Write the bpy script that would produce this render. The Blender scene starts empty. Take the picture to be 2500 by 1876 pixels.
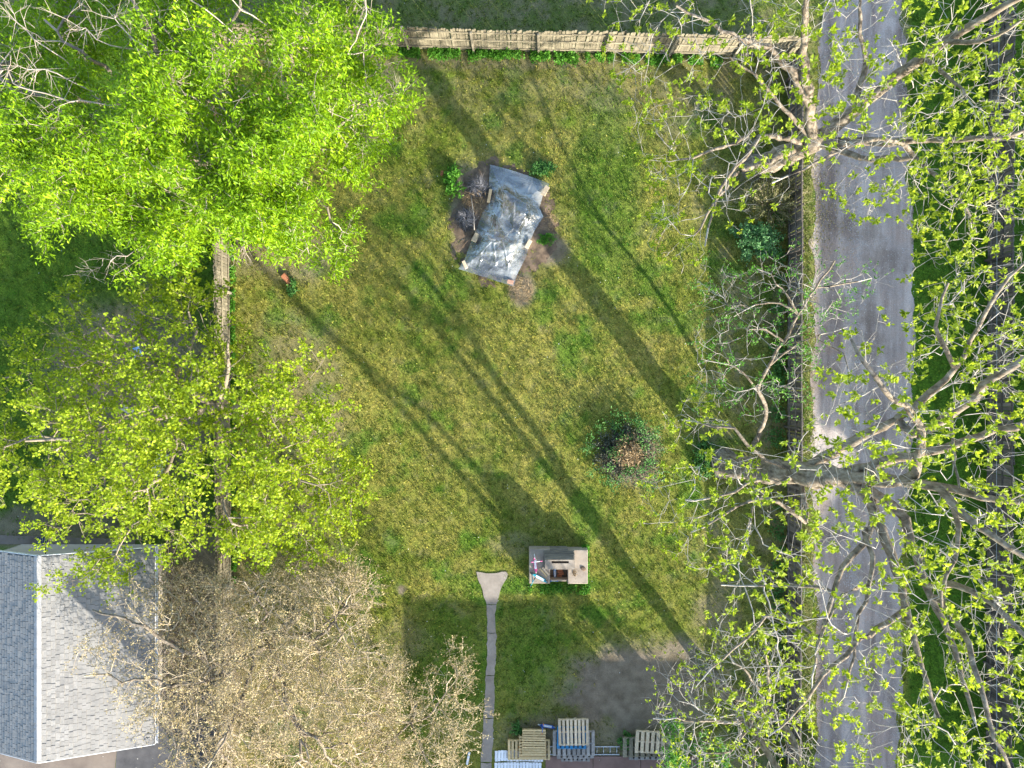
import bpy, math, random
import numpy as np
from mathutils import Vector, Matrix

random.seed(7)
RNG = np.random.default_rng(11)
SC = bpy.context.scene
COL = SC.collection
PI = math.pi
R = math.radians

# ------------------------------------------------------------------ camera
H = 30.0
THALF = 0.7208
S = 2 * H * THALF / 2500.0            # metres per photo pixel on the ground
cam_d = bpy.data.cameras.new('camera')
cam_d.sensor_fit = 'HORIZONTAL'
cam_d.sensor_width = 36.0
cam_d.lens = 18.0 / THALF
cam_d.clip_start = 0.1
cam_d.clip_end = 3000
cam = bpy.data.objects.new('camera', cam_d)
COL.objects.link(cam)
cam.location = (0, 0, H)
cam.rotation_euler = (0, 0, 0)
SC.camera = cam

# ------------------------------------------------------------------ light
SUN_EL = R(16.5)
SUN_AZ = (0.625, -0.78)
n_ = math.hypot(*SUN_AZ)
SUND = Vector((SUN_AZ[0] / n_ * math.cos(SUN_EL), SUN_AZ[1] / n_ * math.cos(SUN_EL), math.sin(SUN_EL)))
world = bpy.data.worlds.new('World')
SC.world = world
world.use_nodes = True
wn = world.node_tree
wn.nodes.clear()
sky = wn.nodes.new('ShaderNodeTexSky')
sky.sky_type = 'NISHITA'
sky.sun_disc = False
sky.sun_elevation = SUN_EL
sky.sun_rotation = math.atan2(SUN_AZ[0], SUN_AZ[1])
bg = wn.nodes.new('ShaderNodeBackground')
bg.inputs['Strength'].default_value = 0.15
wo = wn.nodes.new('ShaderNodeOutputWorld')
wn.links.new(sky.outputs[0], bg.inputs['Color'])
wn.links.new(bg.outputs[0], wo.inputs['Surface'])
sun_d = bpy.data.lights.new('sun', 'SUN')
sun_d.energy = 4.4
sun_d.angle = R(0.53)
sun_d.color = (1.0, 0.93, 0.80)
sun = bpy.data.objects.new('sun', sun_d)
COL.objects.link(sun)
sun.rotation_euler = SUND.to_track_quat('Z', 'Y').to_euler()
SC.view_settings.view_transform = 'Standard'
SC.view_settings.look = 'None'
SC.view_settings.gamma = 1
SC.view_settings.use_curve_mapping = False
SC.view_settings.exposure = 1.92
SC.cycles.max_bounces = 8
SC.cycles.transparent_max_bounces = 16

# ------------------------------------------------------------------ helpers
def at(u, v, z=0.0):
    """photo pixel (2500 x 1876) of a point at height z -> world point"""
    k = S * (H - z) / H
    return np.array(((u - 1250) * k, (938 - v) * k, z))

def tag(o, label=None, cat=None, group=None, kind=None):
    if label: o['label'] = label
    if cat: o['category'] = cat
    if group: o['group'] = group
    if kind: o['kind'] = kind
    return o

def empty(name, loc=(0, 0, 0), rz=0.0):
    o = bpy.data.objects.new(name, None)
    o.empty_display_size = 0.2
    COL.objects.link(o)
    o.location = loc
    o.rotation_euler = (0, 0, rz)
    return o

def link(name, me, parent=None, loc=None, rot=None, scale=None):
    o = bpy.data.objects.new(name, me)
    COL.objects.link(o)
    if parent is not None: o.parent = parent
    if loc is not None: o.location = loc
    if rot is not None: o.rotation_euler = rot
    if scale is not None: o.scale = scale
    return o

def mesh_np(name, V, F, mat=None, smooth=False, attrs=None):
    V = np.ascontiguousarray(V, dtype=np.float32)
    F = np.ascontiguousarray(F, dtype=np.int32)
    me = bpy.data.meshes.new(name)
    n, k = F.shape
    me.vertices.add(len(V)); me.vertices.foreach_set('co', V.ravel())
    me.loops.add(n * k); me.loops.foreach_set('vertex_index', F.ravel())
    me.polygons.add(n)
    me.polygons.foreach_set('loop_start', np.arange(0, n * k, k, dtype=np.int32))
    me.polygons.foreach_set('loop_total', np.full(n, k, dtype=np.int32))
    if smooth:
        me.polygons.foreach_set('use_smooth', np.ones(n, dtype=bool))
    me.update(calc_edges=True)
    for an, arr in (attrs or {}).items():
        a = me.attributes.new(an, 'FLOAT', 'POINT')
        a.data.foreach_set('value', np.ascontiguousarray(arr, dtype=np.float32))
    if mat: me.materials.append(mat)
    return me

class MB:
    """collects polygons, builds ONE mesh"""
    def __init__(s): s.v = []; s.f = []
    def add(s, vs, fs):
        b = len(s.v)
        s.v += [tuple(map(float, p)) for p in vs]
        s.f += [tuple(b + i for i in f) for f in fs]
        return s
    def box(s, c, size, M=None, bev=0.0, taper=0.0):
        x, y, z = [d / 2 for d in size]
        b = min(bev, x * .8, y * .8, z * .8)
        M = M or Matrix.Identity(3)
        pts = []
        if b <= 0:
            for sz in (-1, 1):
                for sx, sy in ((-1, -1), (1, -1), (1, 1), (-1, 1)):
                    pts.append((sx * x, sy * y, sz * z))
            fs = [(3, 2, 1, 0), (4, 5, 6, 7), (0, 1, 5, 4), (1, 2, 6, 5), (2, 3, 7, 6), (3, 0, 4, 7)]
        else:
            rings = [(-z, b), (-z + b, 0), (z - b, 0), (z, b)]
            for zz, ins in rings:
                for sx, sy in ((-1, -1), (1, -1), (1, 1), (-1, 1)):
                    pts.append((sx * (x - ins), sy * (y - ins), zz))
            fs = [(3, 2, 1, 0), (12, 13, 14, 15)]
            for k in range(3):
                for i in range(4):
                    j = (i + 1) % 4
                    fs.append((4 * k + i, 4 * k + j, 4 * k + 4 + j, 4 * k + 4 + i))
        c = Vector(c)
        return s.add([c + M @ Vector(p) for p in pts], fs)
    def tube(s, pts, rad, n=8, cap=True):
        pts = [Vector(p) for p in pts]
        if not hasattr(rad, '__len__'): rad = [rad] * len(pts)
        b = len(s.v); prev = None
        for i, p in enumerate(pts):
            d = (pts[min(i + 1, len(pts) - 1)] - pts[max(i - 1, 0)]).normalized()
            ref = prev if prev is not None else (Vector((0, 0, 1)) if abs(d.z) < .9 else Vector((1, 0, 0)))
            a = (ref - d * ref.dot(d)).normalized(); prev = a
            c = d.cross(a)
            for k in range(n):
                t = 2 * PI * k / n
                s.v.append(tuple(p + (a * math.cos(t) + c * math.sin(t)) * rad[i]))
        for i in range(len(pts) - 1):
            for k in range(n):
                k2 = (k + 1) % n
                s.f.append((b + i * n + k, b + i * n + k2, b + (i + 1) * n + k2, b + (i + 1) * n + k))
        if cap:
            s.f.append(tuple(b + k for k in reversed(range(n))))
            s.f.append(tuple(b + (len(pts) - 1) * n + k for k in range(n)))
        return s
    def lathe(s, prof, n=16, M=None, c=(0, 0, 0)):
        M = M or Matrix.Identity(3); c = Vector(c); b = len(s.v); m = len(prof)
        for k in range(n):
            t = 2 * PI * k / n
            for r, z in prof:
                s.v.append(tuple(c + M @ Vector((r * math.cos(t), r * math.sin(t), z))))
        for k in range(n):
            k2 = (k + 1) % n
            for i in range(m - 1):
                s.f.append((b + k * m + i, b + k2 * m + i, b + k2 * m + i + 1, b + k * m + i + 1))
        return s
    def prism(s, poly, z0, z1):
        n = len(poly)
        vs = [(x, y, z0) for x, y in poly] + [(x, y, z1) for x, y in poly]
        fs = [tuple(reversed(range(n))), tuple(range(n, 2 * n))]
        fs += [(i, (i + 1) % n, n + (i + 1) % n, n + i) for i in range(n)]
        return s.add(vs, fs)
    def mesh(s, name, mat=None, smooth=False):
        me = bpy.data.meshes.new(name)
        me.from_pydata(s.v, [], s.f)
        if smooth: me.polygons.foreach_set('use_smooth', [True] * len(me.polygons))
        if mat: me.materials.append(mat)
        me.update()
        return me
    def build(s, name, mat=None, parent=None, smooth=False):
        return link(name, s.mesh(name, mat, smooth), parent)

def lat_noise(seed, n=128):
    return np.random.default_rng(seed).random((n, n))
_L = [lat_noise(i) for i in range(12)]
def vnoise(x, y, k=0):
    L = _L[k % 12]; n = L.shape[0]
    xi = np.floor(x).astype(int); yi = np.floor(y).astype(int)
    fx = x - xi; fy = y - yi
    fx = fx * fx * (3 - 2 * fx); fy = fy * fy * (3 - 2 * fy)
    a = L[xi % n, yi % n]; b = L[(xi + 1) % n, yi % n]; c = L[xi % n, (yi + 1) % n]; d = L[(xi + 1) % n, (yi + 1) % n]
    return (a * (1 - fx) + b * fx) * (1 - fy) + (c * (1 - fx) + d * fx) * fy
def fbm(x, y, k=0, oct=4):
    t = 0; amp = .5; tot = 0
    for i in range(oct):
        t = t + amp * vnoise(x * 2 ** i + 17.3 * i, y * 2 ** i + 9.1 * i, k + i); tot += amp; amp *= .55
    return t / tot
def sst(a, b, x):
    t = np.clip((x - a) / (b - a), 0, 1)
    return t * t * (3 - 2 * t)

# ------------------------------------------------------------------ materials
def new_mat(name):
    m = bpy.data.materials.new(name); m.use_nodes = True
    nt = m.node_tree; nt.nodes.clear()
    out = nt.nodes.new('ShaderNodeOutputMaterial')
    return m, nt, out
def N(nt, typ, **kw):
    n = nt.nodes.new(typ)
    for k, v in kw.items():
        if k in n.inputs: n.inputs[k].default_value = v
        else: setattr(n, k, v)
    return n
def ramp(nt, src, stops):
    r = nt.nodes.new('ShaderNodeValToRGB')
    e = r.color_ramp.elements
    while len(e) < len(stops): e.new(.5)
    for i, (p, c) in enumerate(stops):
        e[i].position = p; e[i].color = (*c, 1)
    nt.links.new(src, r.inputs[0])
    return r.outputs[0]
def mixc(nt, f, a, b, typ='MIX'):
    m = nt.nodes.new('ShaderNodeMix'); m.data_type = 'RGBA'; m.blend_type = typ
    for sock, val in ((m.inputs[0], f), (m.inputs[6], a), (m.inputs[7], b)):
        if hasattr(val, 'is_linked') or hasattr(val, 'links'): nt.links.new(val, sock)
        elif isinstance(val, tuple): sock.default_value = (*val, 1)
        else: sock.default_value = val
    return m.outputs[2]

def rough_mat(name, stops, scale=3.0, rough=.85, bump=.3, bscale=None, stretch=(1, 1, 1), objrand=0.0, spec=.3, metallic=0.0, detail=6, coord='Object'):
    """noise-coloured matte surface, optional per-object tone"""
    m, nt, out = new_mat(name)
    b = N(nt, 'ShaderNodeBsdfPrincipled', Roughness=rough, Metallic=metallic)
    b.inputs['Specular IOR Level'].default_value = spec
    tc = N(nt, 'ShaderNodeTexCoord')
    mp = N(nt, 'ShaderNodeMapping'); mp.inputs['Scale'].default_value = stretch
    nt.links.new(tc.outputs[coord], mp.inputs[0])
    vec = mp.outputs[0]
    oi = N(nt, 'ShaderNodeObjectInfo')
    if coord == 'Object':
        ad = N(nt, 'ShaderNodeVectorMath', operation='ADD')
        sc = N(nt, 'ShaderNodeVectorMath', operation='SCALE'); sc.inputs[0].default_value = (37, 53, 71)
        nt.links.new(oi.outputs['Random'], sc.inputs['Scale'])
        nt.links.new(vec, ad.inputs[0]); nt.links.new(sc.outputs[0], ad.inputs[1]); vec = ad.outputs[0]
    nz = N(nt, 'ShaderNodeTexNoise', Scale=scale, Detail=detail, Roughness=.65)
    nt.links.new(vec, nz.inputs['Vector'])
    c = ramp(nt, nz.outputs[0], stops)
    if objrand > 0:
        mr = N(nt, 'ShaderNodeMapRange'); mr.inputs[3].default_value = 1 - objrand; mr.inputs[4].default_value = 1 + objrand
        nt.links.new(oi.outputs['Random'], mr.inputs[0])
        hs = N(nt, 'ShaderNodeHueSaturation')
        nt.links.new(mr.outputs[0], hs.inputs['Value']); nt.links.new(c, hs.inputs['Color']); c = hs.outputs[0]
    nt.links.new(c, b.inputs['Base Color'])
    if bump > 0:
        nb = N(nt, 'ShaderNodeTexNoise', Scale=bscale or scale * 4, Detail=5, Roughness=.7)
        nt.links.new(vec, nb.inputs['Vector'])
        bp = N(nt, 'ShaderNodeBump', Strength=bump, Distance=.02)
        nt.links.new(nb.outputs[0], bp.inputs['Height']); nt.links.new(bp.outputs[0], b.inputs['Normal'])
    nt.links.new(b.outputs[0], out.inputs[0])
    return m

def leaf_mat(name, c0, c1, c2, transl=.45, trc=None, rough=.5):
    m, nt, out = new_mat(name)
    a = N(nt, 'ShaderNodeAttribute', attribute_name='tone')
    c = ramp(nt, a.outputs['Fac'], [(0, c0), (.5, c1), (1, c2)])
    b = N(nt, 'ShaderNodeBsdfPrincipled', Roughness=rough)
    b.inputs['Specular IOR Level'].default_value = .25
    t = N(nt, 'ShaderNodeBsdfTranslucent')
    nt.links.new(c, b.inputs['Base Color'])
    if trc:
        tc_ = mixc(nt, .6, c, trc); nt.links.new(tc_, t.inputs[0])
    else: nt.links.new(c, t.inputs[0])
    mx = N(nt, 'ShaderNodeMixShader'); mx.inputs[0].default_value = transl
    nt.links.new(b.outputs[0], mx.inputs[1]); nt.links.new(t.outputs[0], mx.inputs[2])
    nt.links.new(mx.outputs[0], out.inputs[0])
    return m

def plain_mat(name, col, rough=.5, metallic=0, spec=.5):
    m, nt, out = new_mat(name)
    b = N(nt, 'ShaderNodeBsdfPrincipled', Roughness=rough, Metallic=metallic)
    b.inputs['Specular IOR Level'].default_value = spec
    tc = N(nt, 'ShaderNodeTexCoord')
    nz = N(nt, 'ShaderNodeTexNoise', Scale=9, Detail=4)
    nt.links.new(tc.outputs['Object'], nz.inputs['Vector'])
    d = tuple(x * .72 for x in col)
    c = ramp(nt, nz.outputs[0], [(.35, d), (.6, col)])
    nt.links.new(c, b.inputs['Base Color'])
    nt.links.new(b.outputs[0], out.inputs[0])
    return m

def turf_mix(nt):
    """shared colour logic for the lawn sheet and its blades, driven by surface attributes"""
    A = lambda n: N(nt, 'ShaderNodeAttribute', attribute_name=n).outputs['Fac']
    c = mixc(nt, A('dry'), (.108, .150, .019), (.275, .250, .068))
    c = mixc(nt, A('lush'), c, (.048, .150, .012))
    return c, A

def m_lawn():
    m, nt, out = new_mat('lawn_soil')
    c, A = turf_mix(nt)
    tc = N(nt, 'ShaderNodeTexCoord')
    n1 = N(nt, 'ShaderNodeTexNoise', Scale=11, Detail=8, Roughness=.75)
    n2 = N(nt, 'ShaderNodeTexNoise', Scale=2.1, Detail=6, Roughness=.6)
    for n in (n1, n2): nt.links.new(tc.outputs['Object'], n.inputs['Vector'])
    soil = ramp(nt, n2.outputs[0], [(.3, (.125, .097, .072)), (.55, (.205, .163, .124)), (.75, (.265, .212, .162))])
    thatch = ramp(nt, n1.outputs[0], [(.3, (.42, .45, .42)), (.5, (.95, .95, .92)), (.68, (1.5, 1.4, 1.15))])
    c = mixc(nt, 1.0, c, thatch, 'MULTIPLY')
    n3 = N(nt, 'ShaderNodeTexNoise', Scale=30, Detail=4, Roughness=.7)
    nt.links.new(tc.outputs['Object'], n3.inputs['Vector'])
    fine = ramp(nt, n3.outputs[0], [(.32, (.5, .52, .5)), (.5, (1, 1, 1)), (.66, (1.7, 1.6, 1.4))])
    c = mixc(nt, 1.0, c, fine, 'MULTIPLY'); soil = mixc(nt, .6, soil, fine, 'MULTIPLY')
    c = mixc(nt, A('dirt'), c, soil)
    b = N(nt, 'ShaderNodeBsdfPrincipled', Roughness=.95)
    b.inputs['Specular IOR Level'].default_value = .1
    nt.links.new(c, b.inputs['Base Color'])
    bp = N(nt, 'ShaderNodeBump', Strength=.9, Distance=.05)
    nt.links.new(n1.outputs[0], bp.inputs['Height']); nt.links.new(bp.outputs[0], b.inputs['Normal'])
    nt.links.new(b.outputs[0], out.inputs[0])
    return m
def m_blade():
    m, nt, out = new_mat('grass_blade')
    c, A = turf_mix(nt)
    t = ramp(nt, A('tone'), [(0, (.42, .5, .42)), (.5, (1.1, 1.1, 1.0)), (1, (2.3, 2.1, 1.7))])
    c = mixc(nt, 1.0, c, t, 'MULTIPLY')
    b = N(nt, 'ShaderNodeBsdfPrincipled', Roughness=.6); b.inputs['Specular IOR Level'].default_value = .2
    tr = N(nt, 'ShaderNodeBsdfTranslucent')
    nt.links.new(c, b.inputs['Base Color']); nt.links.new(c, tr.inputs[0])
    mx = N(nt, 'ShaderNodeMixShader'); mx.inputs[0].default_value = .4
    nt.links.new(b.outputs[0], mx.inputs[1]); nt.links.new(tr.outputs[0], mx.inputs[2])
    nt.links.new(mx.outputs[0], out.inputs[0])
    return m

MAT = dict(
    lawn=m_lawn(), blade=m_blade(),
    far=rough_mat('far_ground', [(.3, (.05, .075, .02)), (.7, (.10, .11, .04))], .4, coord='Generated'),
    wood=rough_mat('weathered_wood', [(.25, (.115, .098, .064)), (.5, (.19, .165, .113)), (.75, (.265, .232, .165))], 2.0, .85, .35, 12, (8, 8, 1), .22),
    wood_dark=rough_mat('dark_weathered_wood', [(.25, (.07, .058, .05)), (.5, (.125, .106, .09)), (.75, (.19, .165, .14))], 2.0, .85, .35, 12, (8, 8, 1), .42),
    wood_rail=rough_mat('rail_wood', [(.25, (.15, .128, .085)), (.6, (.235, .205, .142))], 2.0, .85, .3, 12, (2, 2, 8), .15),
    post=rough_mat('post_wood', [(.3, (.19, .165, .12)), (.7, (.31, .27, .20))], 2.0, .85, .3, 12, (6, 6, 1), .2),
    pallet=rough_mat('pale_pallet_wood', [(.25, (.40, .30, .19)), (.5, (.56, .44, .30)), (.75, (.68, .55, .40))], 3, .8, .25, 15, (3, 3, 3), .16),
    pallet_y=rough_mat('yellow_pallet_wood', [(.25, (.44, .31, .14)), (.5, (.58, .43, .22)), (.75, (.66, .51, .29))], 3, .8, .25, 15, (3, 3, 3), .14),
    pallet_g=rough_mat('grey_pallet_wood', [(.25, (.17, .15, .135)), (.5, (.27, .245, .22)), (.75, (.38, .35, .31))], 3, .85, .25, 15, (3, 3, 3), .2),
    pallet_b=rough_mat('blue_painted_wood', [(.3, (.015, .12, .26)), (.7, (.03, .22, .42))], 4, .7, .2, 15, (3, 3, 3), .12),
    white=rough_mat('flaking_white_paint', [(.28, (.42, .42, .42)), (.42, (.72, .74, .76)), (.8, (.82, .83, .85))], 5, .6, .15, objrand=.08),
    concrete=rough_mat('old_concrete', [(.25, (.20, .16, .125)), (.5, (.32, .265, .21)), (.75, (.41, .345, .28))], 2.2, .9, .35, 22),
    concrete_d=rough_mat('shade_dark_stone', [(.25, (.12, .105, .09)), (.6, (.24, .21, .175))], 3, .9, .5, 14, objrand=.2),  # stone colour darkened to stand for the shaded north side of the chimney
    path=rough_mat('path_concrete', [(.25, (.19, .16, .132)), (.5, (.27, .232, .195)), (.75, (.35, .305, .26))], 1.6, .9, .4, 25, objrand=.07, coord='Object'),
    patio=rough_mat('brown_red_concrete', [(.3, (.16, .095, .075)), (.7, (.25, .155, .125))], 1.4, .85, .2, 25, objrand=.06),
    drive=rough_mat('driveway_concrete', [(.3, (.13, .105, .09)), (.7, (.22, .185, .155))], .9, .9, .35, 30),
    asphalt=rough_mat('asphalt_pad', [(.3, (.055, .055, .06)), (.7, (.10, .10, .105))], 2, .9, .35, 40),
    siding=rough_mat('pale_siding', [(.3, (.32, .285, .255)), (.7, (.42, .38, .34))], 1.5, .7, .1),
    siding2=rough_mat('cream_siding', [(.3, (.50, .47, .40)), (.7, (.60, .57, .50))], 1.5, .7, .1),
    shingle=rough_mat('asphalt_shingle', [(.25, (.17, .167, .163)), (.5, (.225, .220, .211)), (.75, (.27, .262, .25))], 2.5, .9, .3, 60, objrand=.14),
    shingle_f=rough_mat('asphalt_shingle_field', [(.25, (.17, .167, .163)), (.5, (.225, .220, .211)), (.75, (.27, .262, .25))], 2.5, .9, .4, 60),
    ridge=rough_mat('ridge_cap_shingle', [(.3, (.27, .27, .275)), (.7, (.36, .36, .36))], 2.5, .9, .3, 60, objrand=.10),
    trim=plain_mat('white_trim', (.80, .80, .80), .5),
    metal=plain_mat('aluminium', (.62, .63, .65), .35, .9),
    black=plain_mat('black_plastic', (.02, .022, .026), .35),
    panel=plain_mat('solar_cell', (.015, .02, .05), .15),
    glass=plain_mat('window_glass', (.04, .05, .06), .08),
    rubber=plain_mat('wheel_rubber', (.03, .03, .03), .6),
    pink=plain_mat('pink_paint', (.75, .10, .30), .35),
    whitep=plain_mat('white_plastic', (.78, .78, .78), .35),
    teal=plain_mat('teal_paint', (.02, .25, .32), .3),
    blue=plain_mat('blue_paint', (.02, .12, .50), .3),
    ltblue=plain_mat('light_blue_paint', (.25, .45, .80), .3),
    purple=plain_mat('purple_plastic', (.20, .05, .30), .4),
    grey=plain_mat('grey_plastic', (.42, .43, .45), .5),
    brick=rough_mat('orange_brick', [(.3, (.38, .13, .06)), (.7, (.52, .21, .10))], 6, .85, .3, objrand=.12),
    brick_r=rough_mat('reddish_paver', [(.3, (.36, .20, .14)), (.7, (.46, .28, .21))], 6, .85, .3),
    rust=rough_mat('rusty_iron', [(.3, (.09, .06, .04)), (.7, (.20, .14, .09))], 10, .8, .3),
    terracotta=rough_mat('terracotta', [(.3, (.33, .12, .06)), (.7, (.45, .19, .10))], 6, .85, .3),
    straw=leaf_mat('dry_straw', (.20, .13, .06), (.34, .24, .13), (.48, .36, .20), .15),
    deadstem=leaf_mat('dead_grey_stem', (.045, .045, .05), (.10, .10, .11), (.42, .42, .46), .1),
    petal=leaf_mat('pale_petal', (.55, .55, .5), (.7, .7, .66), (.8, .8, .78), .2),
    soil=rough_mat('bed_soil', [(.25, (.075, .052, .036)), (.5, (.14, .10, .07)), (.75, (.24, .175, .115))], 3, .95, .9, 14),
    bark=rough_mat('grey_brown_bark', [(.3, (.060, .045, .032)), (.5, (.19, .155, .115)), (.7, (.33, .285, .23))], 7, .9, 1.0, 22, (1, 1, .35)),
    twig=rough_mat('pale_grey_twig', [(.3, (.27, .245, .215)), (.7, (.44, .41, .37))], 3, .8, .2),
    bark_l=rough_mat('light_bark', [(.25, (.12, .098, .070)), (.5, (.21, .175, .13)), (.75, (.30, .255, .20))], 5, .9, .8, 18, (1, 1, .35)),
    twig_pink=rough_mat('pinkish_bare_twig', [(.3, (.27, .225, .18)), (.7, (.43, .37, .31))], 3, .8, .2),
    twig_tan=rough_mat('tan_twig', [(.3, (.33, .265, .18)), (.7, (.54, .45, .33))], 3, .8, .2),
    leaf_ash=leaf_mat('fresh_green_leaf', (.060, .130, .004), (.165, .310, .005), (.310, .460, .010), .36, (.33, .50, .005)),
    leaf_yel=leaf_mat('yellow_green_leaf', (.115, .185, .008), (.225, .325, .013), (.385, .470, .030), .45, (.50, .60, .02)),
    leaf_wal=leaf_mat('young_walnut_leaf', (.130, .200, .010), (.235, .335, .020), (.400, .485, .045), .45, (.50, .62, .03)),
    leaf_tan=leaf_mat('tan_bud', (.190, .150, .062), (.390, .315, .150), (.600, .500, .290), .3),
    leaf_bush=leaf_mat('bush_leaf', (.045, .130, .028), (.090, .240, .050), (.190, .380, .100), .4),
    leaf_blue=leaf_mat('blue_green_leaf', (.070, .180, .060), (.130, .300, .110), (.220, .420, .170), .45),
    leaf_olive=leaf_mat('olive_tan_leaf', (.140, .160, .045), (.260, .255, .095), (.430, .380, .170), .35),
    leaf_weed=leaf_mat('weed_leaf', (.050, .170, .015), (.105, .300, .028), (.200, .420, .055), .45),
    leaf_dark=leaf_mat('dark_bush_leaf', (.035, .045, .030), (.085, .095, .065), (.210, .220, .160), .2),
)

def m_gravel():
    m, nt, out = new_mat('alley_gravel')
    tc = N(nt, 'ShaderNodeTexCoord')
    mp = N(nt, 'ShaderNodeMapping'); mp.inputs['Scale'].default_value = (1.0, .12, 1)
    nt.links.new(tc.outputs['Object'], mp.inputs[0])
    tr = N(nt, 'ShaderNodeTexNoise', Scale=1.6, Detail=5, Roughness=.6); nt.links.new(mp.outputs[0], tr.inputs['Vector'])
    big = N(nt, 'ShaderNodeTexNoise', Scale=.5, Detail=6, Roughness=.65); nt.links.new(tc.outputs['Object'], big.inputs['Vector'])
    fine = N(nt, 'ShaderNodeTexNoise', Scale=26, Detail=6, Roughness=.8); nt.links.new(tc.outputs['Object'], fine.inputs['Vector'])
    c = ramp(nt, tr.outputs[0], [(.32, (.21, .168, .148)), (.5, (.345, .292, .262)), (.66, (.47, .415, .38))])
    c2 = ramp(nt, big.outputs[0], [(.38, (.72, .69, .66)), (.5, (1, 1, 1)), (.62, (1.08, 1.0, .95))])
    f = ramp(nt, fine.outputs[0], [(.3, (.62, .62, .62)), (.5, (1, 1, 1)), (.7, (1.35, 1.33, 1.3))])
    c = mixc(nt, 1.0, c, c2, 'MULTIPLY'); c = mixc(nt, 1.0, c, f, 'MULTIPLY')
    b = N(nt, 'ShaderNodeBsdfPrincipled', Roughness=.95); b.inputs['Specular IOR Level'].default_value = .15
    nt.links.new(c, b.inputs['Base Color'])
    bp = N(nt, 'ShaderNodeBump', Strength=.6, Distance=.03)
    nt.links.new(fine.outputs[0], bp.inputs['Height']); nt.links.new(bp.outputs[0], b.inputs['Normal'])
    nt.links.new(b.outputs[0], out.inputs[0])
    return m
MAT['gravel'] = m_gravel()

def m_film():
    m, nt, out = new_mat('clear_plastic_film')
    tc = N(nt, 'ShaderNodeTexCoord')
    mp = N(nt, 'ShaderNodeMapping'); mp.inputs['Rotation'].default_value = (0, 0, .5); mp.inputs['Scale'].default_value = (1, 2.2, 1)
    nt.links.new(tc.outputs['Object'], mp.inputs[0])
    nz = N(nt, 'ShaderNodeTexNoise', Scale=.9, Detail=3, Roughness=.55); nt.links.new(mp.outputs[0], nz.inputs['Vector'])
    nb = N(nt, 'ShaderNodeTexNoise', Scale=5, Detail=4, Roughness=.55, Distortion=1.2); nt.links.new(mp.outputs[0], nb.inputs['Vector'])
    bp = N(nt, 'ShaderNodeBump', Strength=.25, Distance=.05)
    nt.links.new(nb.outputs[0], bp.inputs['Height'])
    df = N(nt, 'ShaderNodeBsdfDiffuse'); df.inputs[0].default_value = (.66, .70, .72, 1)
    tl = N(nt, 'ShaderNodeBsdfTranslucent'); tl.inputs[0].default_value = (.62, .68, .70, 1)
    gl = N(nt, 'ShaderNodeBsdfGlossy', Roughness=.16); gl.inputs[0].default_value = (.9, .93, .95, 1)
    for n in (df, gl): nt.links.new(bp.outputs[0], n.inputs['Normal'])
    tr = N(nt, 'ShaderNodeBsdfTransparent'); tr.inputs[0].default_value = (.90, .94, .94, 1)
    milk = N(nt, 'ShaderNodeMixShader'); milk.inputs[0].default_value = .35
    nt.links.new(df.outputs[0], milk.inputs[1]); nt.links.new(tl.outputs[0], milk.inputs[2])
    f = ramp(nt, nz.outputs[0], [(.36, (.08, .08, .08)), (.50, (.24, .24, .24)), (.64, (.55, .55, .55))])
    m1 = N(nt, 'ShaderNodeMixShader'); nt.links.new(f, m1.inputs[0]); nt.links.new(tr.outputs[0], m1.inputs[1]); nt.links.new(milk.outputs[0], m1.inputs[2])
    fr = N(nt, 'ShaderNodeFresnel', IOR=1.5); nt.links.new(bp.outputs[0], fr.inputs['Normal'])
    mu = N(nt, 'ShaderNodeMath', operation='MULTIPLY_ADD'); mu.inputs[1].default_value = 1.6; mu.inputs[2].default_value = .07; nt.links.new(fr.outputs[0], mu.inputs[0])
    mx = N(nt, 'ShaderNodeMixShader')
    nt.links.new(mu.outputs[0], mx.inputs[0]); nt.links.new(m1.outputs[0], mx.inputs[1]); nt.links.new(gl.outputs[0], mx.inputs[2])
    nt.links.new(mx.outputs[0], out.inputs[0])
    return m
MAT['film'] = m_film()

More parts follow.
